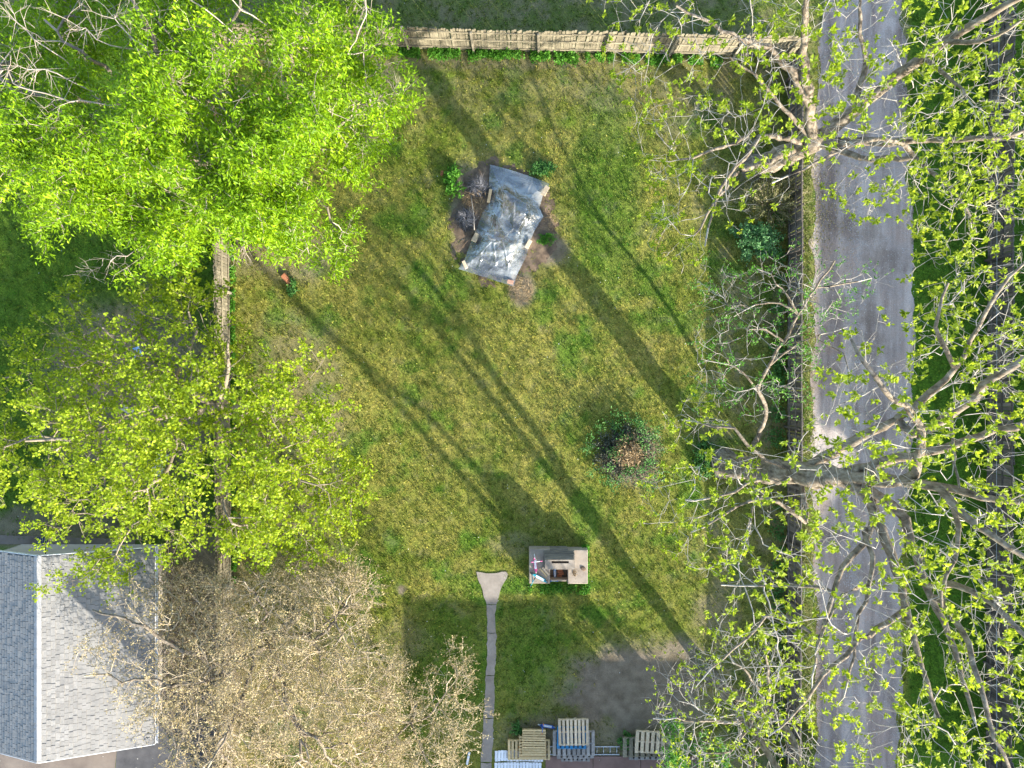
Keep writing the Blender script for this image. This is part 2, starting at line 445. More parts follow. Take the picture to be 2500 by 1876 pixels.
# ------------------------------------------------------------------ ground maps (photo pixels u, v on the ground)
def ell(u, v, cu, cv, ru, rv, soft=.35):
    w = (fbm(u / 45., v / 45., 5) - .5) * .7
    d = np.sqrt(((u - cu) / ru) ** 2 + ((v - cv) / rv) ** 2) + w
    return 1 - sst(1 - soft, 1 + soft, d)
def ground_maps(u, v):
    lo = fbm(u / 120., v / 120., 0); mid = fbm(u / 34., v / 34., 2); fi = fbm(u / 9., v / 9., 3)
    yard = (u > 548) & (u < 1930) & (v > 112)
    dry = np.clip(.46 + .9 * (lo - .5) + .9 * (mid - .5) + .9 * (fi - .5), 0, 1)
    lush = np.clip(sst(.52, .75, fbm(u / 60. + 40, v / 60., 6)) * .6 + sst(.6, .8, mid) * .25, 0, .8)
    dirt = sst(.62, .80, fbm(u / 26., v / 26. + 30, 7)) * .28
    top = 1 - sst(150, 420, v)                                  # duller turf near the top fence
    dirt = np.maximum(dirt, np.where(yard, top * .35 * sst(.35, .6, mid), 0))
    # other yards
    left = 1 - sst(540, 556, u)
    lush = lush * (1 - left) + left * (.55 + .3 * (mid - .5)); dry = dry * (1 - .75 * left); dirt = dirt * (1 - .6 * left)
    nb = 1 - sst(104, 118, v)
    dirt = np.maximum(dirt, nb * (.25 + .35 * sst(.4, .65, mid))); lush = np.maximum(lush * (1 - nb), nb * .4)
    # strip by the alley fence
    st = sst(1660, 1760, u + (lo - .5) * 120) * (1 - sst(1925, 1940, u))
    dirt = np.maximum(dirt, st * (.10 + .45 * sst(.45, .65, mid)))
    ve = sst(1945, 1955, u) * (1 - sst(1985, 1995, u)); lush = np.maximum(lush, ve * .45); dirt = np.maximum(dirt * (1 - ve), ve * .4 * mid)
    rt = sst(2205, 2230, u); lush = np.maximum(lush, rt * .65); dry = dry * (1 - .9 * rt); dirt = dirt * (1 - rt)
    for cu, cv, ru, rv, a in ((1560, 1690, 190, 110, .95), (1450, 1800, 230, 70, .75), (1640, 1640, 90, 90, .9), (875, 215, 85, 120, .85),
                              (700, 620, 130, 70, .6), (1200, 150, 380, 22, .55), (1500, 210, 160, 60, .4), (330, 960, 210, 230, .85),
                              (720, 1060, 130, 280, .5), (660, 1420, 200, 120, .5), (490, 1600, 120, 330, .9), (680, 1660, 230, 180, .55), (120, 1290, 260, 50, .8),
                              (1225, 530, 150, 165, .25), (1310, 560, 32, 55, .9), (1345, 610, 42, 40, .9), (1270, 700, 32, 45, .9), (1150, 520, 60, 110, .9),
                              (1545, 1120, 70, 75, .9), (1250, 1330, 60, 30, .35), (870, 1480, 14, 10, .9), (980, 1440, 10, 12, .9), (980, 1570, 60, 60, .4), (1740, 1500, 60, 60, .6), (1660, 270, 70, 90, .45)):
        dirt = np.maximum(dirt, a * ell(u, v, cu, cv, ru, rv))
    for cu, cv, ru, rv, a in ((1000, 200, 120, 40, .5), (1480, 480, 90, 250, .55), (1290, 1430, 160, 25, .7), (1100, 1640, 120, 160, .5), (1430, 1260, 40, 80, .6), (1290, 1600, 90, 110, .5), (1100, 460, 40, 60, .4)):
        lush = np.maximum(lush, a * ell(u, v, cu, cv, ru, rv))
    gar = ell(u, v, 1200, 880, 420, 420); dry = np.clip(dry + gar * .12, 0, 1)
    return np.clip(dry, 0, 1), np.clip(lush, 0, 1), np.clip(dirt, 0, 1)

def to_uv(X, Y): return X / S + 1250, 938 - Y / S

# far ground and the lawn sheet
g = MB().add([(-400, -400, -.03), (400, -400, -.03), (400, 400, -.03), (-400, 400, -.03)], [(0, 1, 2, 3)]).build('ground', MAT['far'])
tag(g, kind='structure')
nx, ny = 440, 350
xs = np.linspace(-27, 27, nx); ys = np.linspace(-22, 21, ny)
X, Y = np.meshgrid(xs, ys)
U, Vv = to_uv(X, Y)
dry, lush, dirt = ground_maps(U.ravel(), Vv.ravel())
idx = np.arange(nx * ny).reshape(ny, nx)
F = np.stack([idx[:-1, :-1], idx[:-1, 1:], idx[1:, 1:], idx[1:, :-1]], -1).reshape(-1, 4)
Vt = np.stack([X.ravel(), Y.ravel(), np.zeros(nx * ny)], 1)
lawn = link('lawn', mesh_np('lawn', Vt, F, MAT['lawn'], True, dict(dry=dry, lush=lush, dirt=dirt)))
tag(lawn, kind='structure')

# alley (gravel), a strip with an uneven edge
def strip(name, L_, R_, z, mat, jitter=.05, nacross=14, step=7):
    vs = np.arange(L_[0][1], L_[-1][1] + 1, step)
    lu = np.interp(vs, [p[1] for p in L_], [p[0] for p in L_]); ru = np.interp(vs, [p[1] for p in R_], [p[0] for p in R_])
    lu = lu + (fbm(vs / 60., vs * 0 + 3, 1) - .5) * jitter / S * 2; ru = ru + (fbm(vs / 60., vs * 0 + 30, 4) - .5) * jitter / S * 2
    t = np.linspace(0, 1, nacross)
    UU = lu[:, None] * (1 - t) + ru[:, None] * t; VV = np.repeat(vs[:, None], nacross, 1)
    P = np.stack([(UU - 1250) * S, (938 - VV) * S, np.full(UU.shape, z)], -1).reshape(-1, 3)
    ii = np.arange(len(vs) * nacross).reshape(len(vs), nacross)
    FF = np.stack([ii[:-1, :-1], ii[1:, :-1], ii[1:, 1:], ii[:-1, 1:]], -1).reshape(-1, 4)
    return link(name, mesh_np(name, P, FF, mat, True))
AL = [(2040, -300), (2010, 0), (1990, 300), (1986, 700), (1984, 1200), (1994, 1500), (1998, 2200)]
AR = [(2195, -300), (2200, 0), (2215, 400), (2232, 640), (2228, 1000), (2205, 1300), (2196, 1600), (2190, 2200)]
tag(strip('alley', AL, AR, .006, MAT['gravel'], .30), kind='structure')
# loose stones on the alley
def stones(name, n, uf, mat, size=(.012, .03)):
    u, v = uf(n)
    n = len(u)
    base = np.array([(1, 0, 0), (-1, 0, 0), (0, 1, 0), (0, -1, 0), (0, 0, 1), (0, 0, -.3)], float)
    fs = np.array([(0, 2, 4), (2, 1, 4), (1, 3, 4), (3, 0, 4)])
    sz = RNG.uniform(*size, n); ang = RNG.uniform(0, 6.28, n)
    B = np.repeat(base[None], n, 0) * (sz[:, None] * RNG.uniform(.7, 1.3, (n, 3)))[:, None, :]
    c, s_ = np.cos(ang)[:, None], np.sin(ang)[:, None]
    P = np.stack([B[..., 0] * c - B[..., 1] * s_, B[..., 0] * s_ + B[..., 1] * c, B[..., 2] * .7], -1)
    P += np.stack([(u - 1250) * S, (938 - v) * S, np.full(n, .007)], -1)[:, None, :]
    FF = (np.arange(n)[:, None, None] * 6 + fs[None]).reshape(-1, 3)
    o = link(name, mesh_np(name, P.reshape(-1, 3), FF, mat))
    return tag(o, kind='stuff')
def alley_uv(n):
    v = RNG.uniform(-40, 1920, n); l = np.interp(v, [p[1] for p in AL], [p[0] for p in AL]); r = np.interp(v, [p[1] for p in AR], [p[0] for p in AR])
    t = np.concatenate([RNG.beta(.6, .6, n // 2), np.clip(RNG.normal(.42, .06, n - n // 2), 0, 1)])
    return l + (r - l) * t, v
MAT['stone'] = rough_mat('pale_gravel_stone', [(.3, (.24, .22, .21)), (.7, (.50, .48, .46))], 1.5, .9, 0, coord='Object')
tag(stones('gravel', 9000, alley_uv, MAT['stone']), 'loose pale gravel stones along the alley ruts', 'gravel')

# grass blades: one mesh
def grass():
    n = 105000
    X = RNG.uniform(-22.3, 22.3, n); Y = RNG.uniform(-17, 17, n)
    u, v = to_uv(X, Y)
    dry, lush, dirt = ground_maps(u, v)
    keep = RNG.random(n) > dirt * 1.05
    aL = np.interp(v, [p[1] for p in AL], [p[0] for p in AL]); aR = np.interp(v, [p[1] for p in AR], [p[0] for p in AR])
    keep &= ~((u > aL + RNG.normal(0, 4, n)) & (u < aR + RNG.normal(0, 4, n)))
    keep &= ~((u > 1298) & (u < 1430) & (v > 1340) & (v < 1418))
    keep &= ~((u < 410) & (v > 1320))
    keep &= ~((np.abs(u - 1200 - np.interp(v, [1380, 1480, 1876], [0, 0, -10])) < np.interp(v, [1390, 1475, 1876], [34, 14, 16])) & (v > 1392))
    keep &= ~((u > 1200) & (v > 1842))
    u, v, X, Y, dry, lush = [a[keep] for a in (u, v, X, Y, dry, lush)]
    n = len(u); k = 6
    # coarser broad-leaf patches
    X = np.repeat(X, k) + RNG.normal(0, .045, n * k); Y = np.repeat(Y, k) + RNG.normal(0, .045, n * k)
    dry = np.clip(np.repeat(dry, k) + RNG.normal(0, .22, n * k), 0, 1); lush = np.clip(np.repeat(lush + (RNG.random(n) < .10) * .5, k) + RNG.normal(0, .08, n * k), 0, 1)
    tone = np.clip(np.repeat(RNG.normal(.45, .27, n), k) + RNG.normal(0, .15, n * k), 0, 1)
    h = np.repeat(RNG.uniform(.03, .10, n), k) * RNG.uniform(.6, 1.2, n * k); w = RNG.uniform(.014, .034, n * k)
    az = RNG.uniform(0, 6.283, n * k); lean = RNG.uniform(.15, 1.5, n * k)
    dx, dy = np.cos(az), np.sin(az)
    P = np.zeros((n * k, 3, 3))
    P[:, 0] = np.stack([X - dy * w / 2, Y + dx * w / 2, np.zeros_like(X)], 1)
    P[:, 1] = np.stack([X + dy * w / 2, Y - dx * w / 2, np.zeros_like(X)], 1)
    P[:, 2] = np.stack([X + dx * h * lean, Y + dy * h * lean, h], 1)
    FF = np.arange(n * k * 3).reshape(-1, 3)
    r3 = lambda a: np.repeat(a, 3)
    o = link('grass', mesh_np('grass', P.reshape(-1, 3), FF, MAT['blade'], False, dict(dry=r3(dry), lush=r3(lush), tone=r3(tone))))
    tag(o, 'short patchy green and straw coloured grass of the yards', 'grass', kind='stuff')
grass()
def petals():
    n = 650
    u = RNG.uniform(-30, 2300, n); v = RNG.uniform(-20, 1900, n); kk = (fbm(u / 90., v / 90., 4) > .47) | (v > 1500); u, v = u[kk], v[kk]; n = len(u)
    P = np.stack([(u - 1250) * S, (938 - v) * S, RNG.uniform(.03, .08, n)], 1)
    D = unit(RNG.normal(0, 1, (n, 3)) * (1, 1, .15))
    o = leaf_object('petals', None, P, D, RNG.uniform(.03, .055, n), RNG.uniform(.025, .04, n), RNG.random(n), MAT['petal'])
    tag(o, 'small pale petals scattered over the grass', 'petals')
PETALS = petals
def clover():
    n = 60000
    u = RNG.uniform(-30, 2500, n); v = RNG.uniform(-20, 1900, n)
    dry, lush, dirt = ground_maps(u, v)
    aL = np.interp(v, [p[1] for p in AL], [p[0] for p in AL]); aR = np.interp(v, [p[1] for p in AR], [p[0] for p in AR])
    keep = (fbm(u / 22., v / 22., 8) > .44) & (RNG.random(n) > dirt * 1.1) & ~((u > aL) & (u < aR)) & ~((u < 410) & (v > 1310)) & ~((u > 1160) & (v > 1390) & (u < 1240)) & ~((u > 1285) & (u < 1440) & (v > 1335) & (v < 1430)) & ~((v > 1840) & (u > 1200))
    u, v, dry, lush = u[keep], v[keep], dry[keep], lush[keep]; n = len(u)
    P = np.stack([(u - 1250) * S, (938 - v) * S, RNG.uniform(.03, .09, n)], 1)
    D = RNG.normal(0, 1, (n, 3)) * (1, 1, .5) + np.array([0, 0, .35])
    L_ = RNG.uniform(.05, .11, n)
    V, F, t = leaves_np(P, D, L_, L_ * RNG.uniform(.35, .75, n), np.clip(RNG.normal(.45, .25, n), 0, 1))
    r4 = lambda a: np.repeat(a, 4)
    o = link('ground_cover', mesh_np('ground_cover', V, np.concatenate([F[:, [0, 1, 2]], F[:, [0, 2, 3]]]), MAT['blade'], False, dict(tone=t, dry=r4(np.clip(dry + RNG.normal(0, .3, n), 0, 1)), lush=r4(np.clip(lush * .6 + RNG.normal(.1, .2, n), 0, 1)))))
    tag(o, 'clover and broad leaved lawn weeds mixed into the grass', 'clover', kind='stuff')

# ------------------------------------------------------------------ leaves and branches in numpy
def unit(a): return a / np.maximum(np.linalg.norm(a, axis=-1, keepdims=True), 1e-9)
def leaves_np(P, D, L, W, tone, fold=.25):
    """kite leaves from base points P along D"""
    n = len(P)
    D = unit(D)
    up = unit(np.array([0, 0, 1.0]) + RNG.normal(0, .35, (n, 3)))
    side = unit(np.cross(D, up)); nrm = np.cross(side, D)
    L = L[:, None]; W = W[:, None]
    V = np.stack([P, P + D * L * .45 + side * W / 2 + nrm * W * fold, P + D * L, P + D * L * .45 - side * W / 2 + nrm * W * fold], 1)
    F = (np.arange(n)[:, None] * 4 + np.array([[0, 1, 2, 3]])).reshape(-1, 4)
    return V.reshape(-1, 3), F, np.repeat(tone, 4)
def leaf_object(name, parent, P, D, L, W, tone, mat, fold=.25):
    V, F, t = leaves_np(P, D, L, W, tone, fold)
    F3 = np.concatenate([F[:, [0, 1, 2]], F[:, [0, 2, 3]]])
    o = link(name, mesh_np(name, V, F3, mat, False, dict(tone=t)), parent)
    o['kind'] = 'stuff'
    return o
def edge_tubes(P0, P1, r0, r1, t0, t1, n):
    def ring(P, t, r):
        t = unit(t)
        ref = np.where(np.abs(t[:, :1]) < .85, np.array([[1.0, 0, 0]]), np.array([[0, 1.0, 0]]))
        a = unit(ref - t * (ref * t).sum(1, keepdims=True)); b = np.cross(t, a)
        th = np.arange(n) * 2 * PI / n
        return P[:, None] + (a[:, None] * np.cos(th)[None, :, None] + b[:, None] * np.sin(th)[None, :, None]) * r[:, None, None]
    m = len(P0)
    V = np.concatenate([ring(P0, t0, r0), ring(P1, t1, r1)], 1)
    k = np.arange(n); k2 = (k + 1) % n
    q = np.stack([k, k2, n + k2, n + k], 1)
    F = (np.arange(m)[:, None, None] * 2 * n + q[None]).reshape(-1, 4)
    return V.reshape(-1, 3), F

def in_poly(u, v, poly):
    x, y = np.array(poly, float).T
    c = np.zeros(len(u), bool); j = len(x) - 1
    for i in range(len(x)):
        cond = ((y[i] > v) != (y[j] > v)) & (u < (x[j] - x[i]) * (v - y[i]) / (y[j] - y[i] + 1e-9) + x[i])
        c ^= cond; j = i
    return c

class Tree:
    def __init__(s, cap=60000):
        s.P = np.zeros((cap, 3)); s.D = np.zeros((cap, 3)); s.par = np.full(cap, -1); s.len = np.zeros(cap); s.rf = np.zeros(cap); s.n = 0
        s.tips = []; s.bareset = set()
    def node(s, p, par, r=0.0):
        i = s.n; s.P[i] = p; s.par[i] = par; s.rf[i] = r
        if par >= 0:
            d = s.P[i] - s.P[par]; l = np.linalg.norm(d); s.D[i] = d / max(l, 1e-6); s.len[i] = s.len[par] + l
        else: s.D[i] = (0, 0, 1)
        s.n += 1; return i
    def limb(s, pts, r0, r1, wig=.06, step=.35):
        """pts: (u, v, z); joins the nearest node unless the tree is empty"""
        Q = np.array([at(*p) for p in pts])
        if s.n == 0: cur = s.node(Q[0], -1, r0); Q = Q[1:]
        else:
            d = np.linalg.norm(s.P[:s.n] - Q[0], axis=1); cur = int(d.argmin())
            if d[cur] < .25: Q = Q[1:]
        Q = np.concatenate([s.P[cur][None], Q])
        # catmull-rom
        E = np.concatenate([2 * Q[:1] - Q[1:2], Q, 2 * Q[-1:] - Q[-2:-1]])
        path = []
        for i in range(1, len(E) - 2):
            m = max(2, int(np.linalg.norm(E[i + 1] - E[i]) / step))
            for t in np.arange(1, m + 1) / m:
                a, b, c, d = E[i - 1:i + 3]
                path.append(.5 * (2 * b + (c - a) * t + (2 * a - 5 * b + 4 * c - d) * t * t + (3 * b - a - 3 * c + d) * t ** 3))
        for k, p in enumerate(path):
            r = r0 + (r1 - r0) * (k + 1) / len(path)
            cur = s.node(np.array(p) + RNG.normal(0, wig, 3) * min(1, k / 3), cur, r)
        return s
    def wlimb(s, pts, r0, r1, wig=.05, step=.35):
        """pts: (u, v, z) with u, v the photo pixel of the spot on the ground right below"""
        return s.limb([(1250 + (u - 1250) * H / (H - z), 938 + (v - 938) * H / (H - z), z) for u, v, z in pts], r0, r1, wig, step)
    def grow(s, T, step=.4, wig=.07, bend=.45, ang=.7, lw=.12, up=.15, maxd=1e9):
        """join target points to the skeleton, nearest first"""
        base = s.P[:s.n].copy()
        dd = np.array([np.min(np.linalg.norm(base - t, axis=1)) for t in T])
        for t in T[np.argsort(dd)]:
            n = s.n
            v = t - s.P[:n]; d = np.linalg.norm(v, axis=1) + 1e-6
            cs = (v * s.D[:n]).sum(1) / d
            cost = d * (1 + ang * (1 - cs)) + lw * s.len[:n]
            i = int(cost.argmin()); dist = d[i]
            if dist > maxd: continue
            m = max(1, int(round(dist / step)))
            p0 = s.P[i]; d0 = s.D[i]
            p1 = p0 + (unit(d0 * .8 + v[i] / dist) * dist * bend); p1[2] += up * dist * RNG.uniform(-.5, 1)
            cur = i
            side = RNG.normal(0, wig, 3)
            for k in range(1, m + 1):
                q = k / m
                p = (1 - q) ** 2 * p0 + 2 * q * (1 - q) * p1 + q * q * t
                p = p + RNG.normal(0, wig * .6, 3) * (k < m) + side * math.sin(q * PI) * 1.5
                cur = s.node(p, cur)
            s.tips.append(cur)
        return s
    def spray(s, pts, n=14, r=.03, fan=.45):
        """a bare dead branch with a fan of twig tips"""
        s.limb(pts, r, r * .45, .05, .3)
        a, b = at(*pts[-2]), at(*pts[-1]); L_ = np.linalg.norm(b - a)
        q = RNG.uniform(.0, 1.5, n)[:, None]
        T = a + (b - a) * q + RNG.normal(0, 1, (n, 3)) * fan * min(1.0, L_ * .45) * (.5 + .5 * q) * np.array([1, 1, .5]) + (b - a) / L_ * .35
        k = len(s.tips); s.grow(T, step=.25, wig=.05, lw=.05); s.bareset |= set(s.tips[k:])
    def finish(s, name, label, cat, mats, r_tip=.008, expo=.47, leaf=None, nlimbs=12, limb_r=.05, group=None, twl=(.15, .45), ntw=3, twr=.006):
        n = s.n; P = s.P[:n]; par = s.par[:n]
        cnt = np.zeros(n); kids = np.zeros(n, int)
        for i in range(n - 1, 0, -1): kids[par[i]] += 1
        cnt[kids == 0] = 1
        for i in range(n - 1, 0, -1): cnt[par[i]] += cnt[i]
        r = np.maximum(r_tip * cnt ** expo, s.rf[:n])
        for i in range(n - 1, 0, -1):
            if s.rf[par[i]] == 0: pass
        for i in range(1, n):
            r[i] = min(r[i], r[par[i]] * 1.02)
        if s.rf[0] > 0:  # root flare
            z0 = P[0, 2]; fl = np.clip(1 - (P[:, 2] - z0) / .7, 0, 1) ** 2
            near = np.linalg.norm(P[:, :2] - P[0, :2], axis=1) < .5
            r = r * (1 + .5 * fl * near)
        main = np.full(n, -1)
        for i in range(1, n):
            p = par[i]
            if main[p] < 0 or r[i] > r[main[p]]: main[p] = i
        T = s.D[:n].copy()
        hm = main >= 0
        T[hm] = unit(s.D[:n][hm] + s.D[main[hm]])
        T[0] = s.D[main[0]] if main[0] >= 0 else (0, 0, 1)
        e = np.arange(1, n); p = par[e]
        ism = main[p] == e
        r0 = np.where(ism, r[p], np.minimum(r[e] * 1.15, r[p] * .95)); t0 = np.where(ism[:, None], T[p], s.D[e])
        def build(nm, sel, sides, mat, parent):
            V, F_ = edge_tubes(P[p[sel]], P[e[sel]], r0[sel], r[e[sel]], t0[sel], T[e[sel]], sides)
            return link(nm, mesh_np(nm, V - np.array(root.location)[None], F_, mat, True), parent)
        root = empty(name, tuple(P[0]))
        tag(root, label, cat, group)
        # chains of thick wood -> trunk and limbs
        chain = np.full(n, -1); chains = []
        chain[0] = 0; chains.append([])
        for i in range(1, n):
            if main[par[i]] == i: chain[i] = chain[par[i]]
            else: chain[i] = len(chains); chains.append([])
            chains[chain[i]].append(i)
        thick = np.array([r[c].max() * (sum(r[c] > limb_r) ** .5) if len(c) and r[c[0]] > limb_r else 0 for c in chains])
        done = np.zeros(n, bool)
        order = [0] + [c for c in np.argsort(-thick) if c != 0 and thick[c] > 0][:nlimbs]
        for c in order:
            ids = []
            for i in chains[c]:
                if r[i] <= limb_r * .5: break
                ids.append(i)
            if not len(ids): continue
            ids = np.array(ids)
            done[ids] = True
            build('trunk' if c == 0 else 'limb', ids - 1, 9, mats[0], root)
        rest = ~done[1:]
        big = rest & (r[1:] > .03)
        if big.any(): o = build('branches', np.where(big)[0], 6, mats[0], root); o['kind'] = 'stuff'
        # twigs with short twiglets at each tip
        sm = np.where(rest & (r[1:] <= .03))[0]
        V1, F1 = edge_tubes(P[p[sm]], P[e[sm]], r0[sm], r[e[sm]], t0[sm], T[e[sm]], 4)
        tips = np.array(s.tips); tp = P[tips]; td = s.D[tips]
        k = ntw
        A = np.repeat(tp, k, 0); Dd = unit(np.repeat(td, k, 0) + RNG.normal(0, .65, (len(A), 3)) + np.array([0, 0, .15]))
        Ln = RNG.uniform(*twl, len(A))[:, None]
        B = A + Dd * Ln; 
        D2 = unit(Dd + RNG.normal(0, .5, Dd.shape)); Cc = B + D2 * Ln * .7
        rr = np.full(len(A), twr)
        V2, F2 = edge_tubes(A, B, rr, rr * .8, Dd, Dd + D2, 3); V3, F3 = edge_tubes(B, Cc, rr * .8, rr * .4, Dd + D2, D2, 3)
        V = np.concatenate([V1, V2, V3]); F_ = np.concatenate([F1, F2 + len(V1), F3 + len(V1) + len(V2)])
        o = link('twigs', mesh_np('twigs', V - np.array(root.location)[None], F_, mats[1], True), root); o['kind'] = 'stuff'
        if leaf:
            frac, per, L, W, mat, spread, droop, fold, mode = leaf
            isb = np.array([t_ in s.bareset for t_ in s.tips])
            bare = (RNG.random(len(Cc)) > frac) | np.repeat(isb, k)
            ct = np.repeat(np.clip(RNG.normal(.5, .16, len(tips)), 0, 1), k)
            ends, dirs, ct = Cc[~bare], D2[~bare], ct[~bare]
            if mode != 'end':
                e2, d2, c2 = B[~bare], Dd[~bare], ct
                ends = np.concatenate([ends, e2]); dirs = np.concatenate([dirs, d2]); ct = np.concatenate([ct, c2])
            if mode == 'along':
                q = RNG.random(len(sm))[:, None]; ok = (r[e[sm]] < .016)
                e3 = (P[p[sm]] * (1 - q) + P[e[sm]] * q)[ok]; ends = np.concatenate([ends, e3]); dirs = np.concatenate([dirs, s.D[e[sm]][ok]]); ct = np.concatenate([ct, np.clip(RNG.normal(.5, .2, len(e3)), 0, 1)])
            m = len(ends)
            cntl = RNG.integers(max(1, int(per * .6)), int(per * 1.4) + 1, m)
            ends = np.repeat(ends, cntl, 0); dirs = np.repeat(dirs, cntl, 0); ct = np.repeat(ct, cntl)
            q = len(ends)
            Pp = ends + RNG.normal(0, spread, (q, 3))
            Dl = unit(dirs * .4 + RNG.normal(0, .8, (q, 3)) + np.array([0, 0, -droop]))
            leaf_object('crown', root, Pp - np.array(root.location), Dl, RNG.uniform(.75, 1.25, q) * L, RNG.uniform(.8, 1.2, q) * W, np.clip(ct + RNG.normal(0, .2, q), 0, 1), mat, fold)
        return root

def boughs(poly, nb, c, rad, zlo, zhi, per, sp, clump=0):
    C_ = tips_in(poly, nb, c, rad, zlo, zhi, clump)
    sc = RNG.uniform(.6, 1.3, (nb, 1, 1))
    T = C_[:, None, :] + np.clip(RNG.normal(0, 1, (nb, per, 3)), -1.7, 1.7) * np.array([sp, sp, sp * .55]) * sc
    return T.reshape(-1, 3)

def tips_in(poly, n, c, rad, zlo, zhi, clump=0):
    """points under a domed envelope whose outline in the photo is poly"""
    x = np.array(poly, float)
    out = []
    got = 0
    while got < n:
        u = RNG.uniform(x[:, 0].min(), x[:, 0].max(), n * 2); v = RNG.uniform(x[:, 1].min(), x[:, 1].max(), n * 2)
        ok = in_poly(u, v, poly)
        if clump: ok &= fbm(u / clump, v / clump, 8) + RNG.normal(0, .08, len(u)) > .45
        u, v = u[ok], v[ok]
        q = np.clip(np.hypot((u - c[0]) / rad[0], (v - c[1]) / rad[1]), 0, 1)
        top = zlo + (zhi - zlo) * np.sqrt(1 - q ** 2 * .98)
        z = top - (top - zlo * .8) * RNG.random(len(u)) ** 2.2
        out.append(np.stack([(u - 1250) * S * (H - z) / H, (938 - v) * S * (H - z) / H, z], 1)); got += len(u)
    return np.concatenate(out)[:n]

# ---- big dense tree, top left
t = Tree()
t.limb([(690, 500, 0), (650, 462, 2.5), (610, 425, 4.5)], .30, .24)
for pts, r0, r1 in (([(610, 425, 4.5), (660, 380, 5.5), (690, 300, 7), (700, 200, 8.5), (720, 100, 9.5)], .15, .05),
                    ([(600, 420, 4.6), (450, 380, 6.5), (300, 262, 8.6), (150, 250, 9.5), (0, 200, 9.6)], .16, .04),
                    ([(600, 420, 4.6), (520, 270, 8), (410, 150, 10), (330, 20, 11), (280, -60, 11)], .15, .04),
                    ([(560, 430, 5.5), (470, 500, 6.3), (400, 560, 6.6)], .10, .04), ([(500, 400, 6), (350, 430, 7.2), (180, 470, 7.4)], .11, .03),
                    ([(640, 440, 4.2), (750, 460, 5.6), (820, 560, 5.8)], .11, .03), ([(640, 400, 5.2), (800, 330, 7), (900, 250, 7.4)], .11, .03),
                    ([(420, 300, 7.3), (230, 150, 9.5), (100, 60, 10)], .10, .03), ([(600, 340, 6.5), (560, 120, 9.5), (600, -40, 10.5)], .11, .03)):
    t.limb(pts, r0, r1)
T1P = [(0, -120), (830, -120), (838, 20), (880, 60), (915, 120), (890, 165), (940, 240), (900, 330), (855, 440), (890, 500), (830, 640), (775, 640), (700, 570), (640, 520), (560, 540), (520, 550), (420, 590), (300, 630), (255, 550), (120, 535), (60, 485), (-60, 430), (-120, 200)]
t.grow(boughs(T1P, 92, (430, 260), (560, 440), 5.0, 11.3, 18, .44), wig=.08)
for pts in ([(440, 290, 9), (330, 262, 10), (200, 250, 10.4), (30, 205, 10.4)], [(430, 190, 9.5), (370, 140, 10.6), (290, 60, 11)], [(330, 370, 8.4), (260, 340, 9.4), (180, 300, 9.8)], [(330, 400, 8), (280, 425, 8.8), (205, 390, 9)],
            [(180, 170, 9.6), (120, 125, 10.3), (60, 75, 10.4)], [(560, 70, 10.5), (500, 25, 11), (440, -20, 11)], [(650, 60, 9.5), (590, 20, 10.5), (560, -20, 10.8)], [(850, 130, 8), (880, 70, 8.8), (895, 5, 9)], [(560, 290, 9), (500, 260, 9.8), (450, 225, 10.2)],
            [(770, 300, 8), (740, 260, 8.8), (700, 210, 9.2)], [(840, 270, 7.6), (890, 262, 8), (935, 238, 8)], [(370, 590, 7), (330, 615, 7.2), (270, 640, 7)], [(120, 390, 8), (60, 405, 8.5), (0, 400, 8.4)], [(630, 520, 6.5), (610, 560, 6.6), (600, 590, 6.4)],
            [(110, 350, 8.6), (50, 335, 9.2), (-20, 300, 9.2)], [(520, 350, 8), (480, 300, 9), (440, 270, 9.4)], [(640, 450, 7.4), (610, 410, 8), (570, 380, 8.2)], [(420, 470, 7.6), (350, 440, 8.4), (300, 470, 8.4)], [(780, 150, 8.4), (800, 100, 9), (770, 60, 9.2)],
            [(240, 230, 9.8), (170, 190, 10.4), (70, 170, 10.6)], [(330, 130, 10), (270, 110, 10.7), (200, 70, 10.9)], [(560, 480, 6.9), (520, 490, 7.4), (460, 470, 7.6)], [(720, 400, 7), (690, 360, 7.8), (640, 340, 8)]):
    t.spray([(u_, v_, z_ + .45) for u_, v_, z_ in pts], 13, .020, .34)
t.finish('ash_tree', 'big dense bright green tree with pale bare twig ends overhanging the fence corner', 'tree', (MAT['bark_l'], MAT['twig_pink']), .0075, .44,
         (.98, 17, .150, .046, MAT['leaf_ash'], .115, .35, .15, 'both'), twl=(.2, .42), ntw=3, twr=.006)

# ---- yellow green tree, left
t = Tree()
t.limb([(630, 1003, 0), (585, 1003, 2), (525, 998, 4.2)], .27, .2)
for pts, r0, r1 in (([(525, 998, 4.2), (470, 960, 5), (430, 925, 5.6), (340, 860, 6.5), (260, 810, 7)], .15, .04),
                    ([(525, 998, 4.2), (440, 1012, 5.4), (330, 1040, 6.5), (200, 1060, 7.5), (60, 1080, 8)], .17, .04),
                    ([(530, 990, 4.2), (560, 900, 5.4), (545, 800, 6.2)], .1, .03), ([(540, 1000, 4), (570, 1070, 4.9), (650, 1130, 5.7), (770, 1180, 6)], .12, .03),
                    ([(450, 1012, 5.3), (420, 1110, 6.2), (380, 1180, 7), (250, 1260, 7)], .11, .03), ([(540, 1010, 4), (545, 1150, 5.6), (560, 1280, 6.2)], .10, .03),
                    ([(560, 1000, 3.4), (700, 1010, 4.7), (800, 1050, 5)], .09, .03), ([(420, 930, 5.6), (470, 840, 6.5), (460, 760, 7)], .08, .03)):
    t.limb(pts, r0, r1)
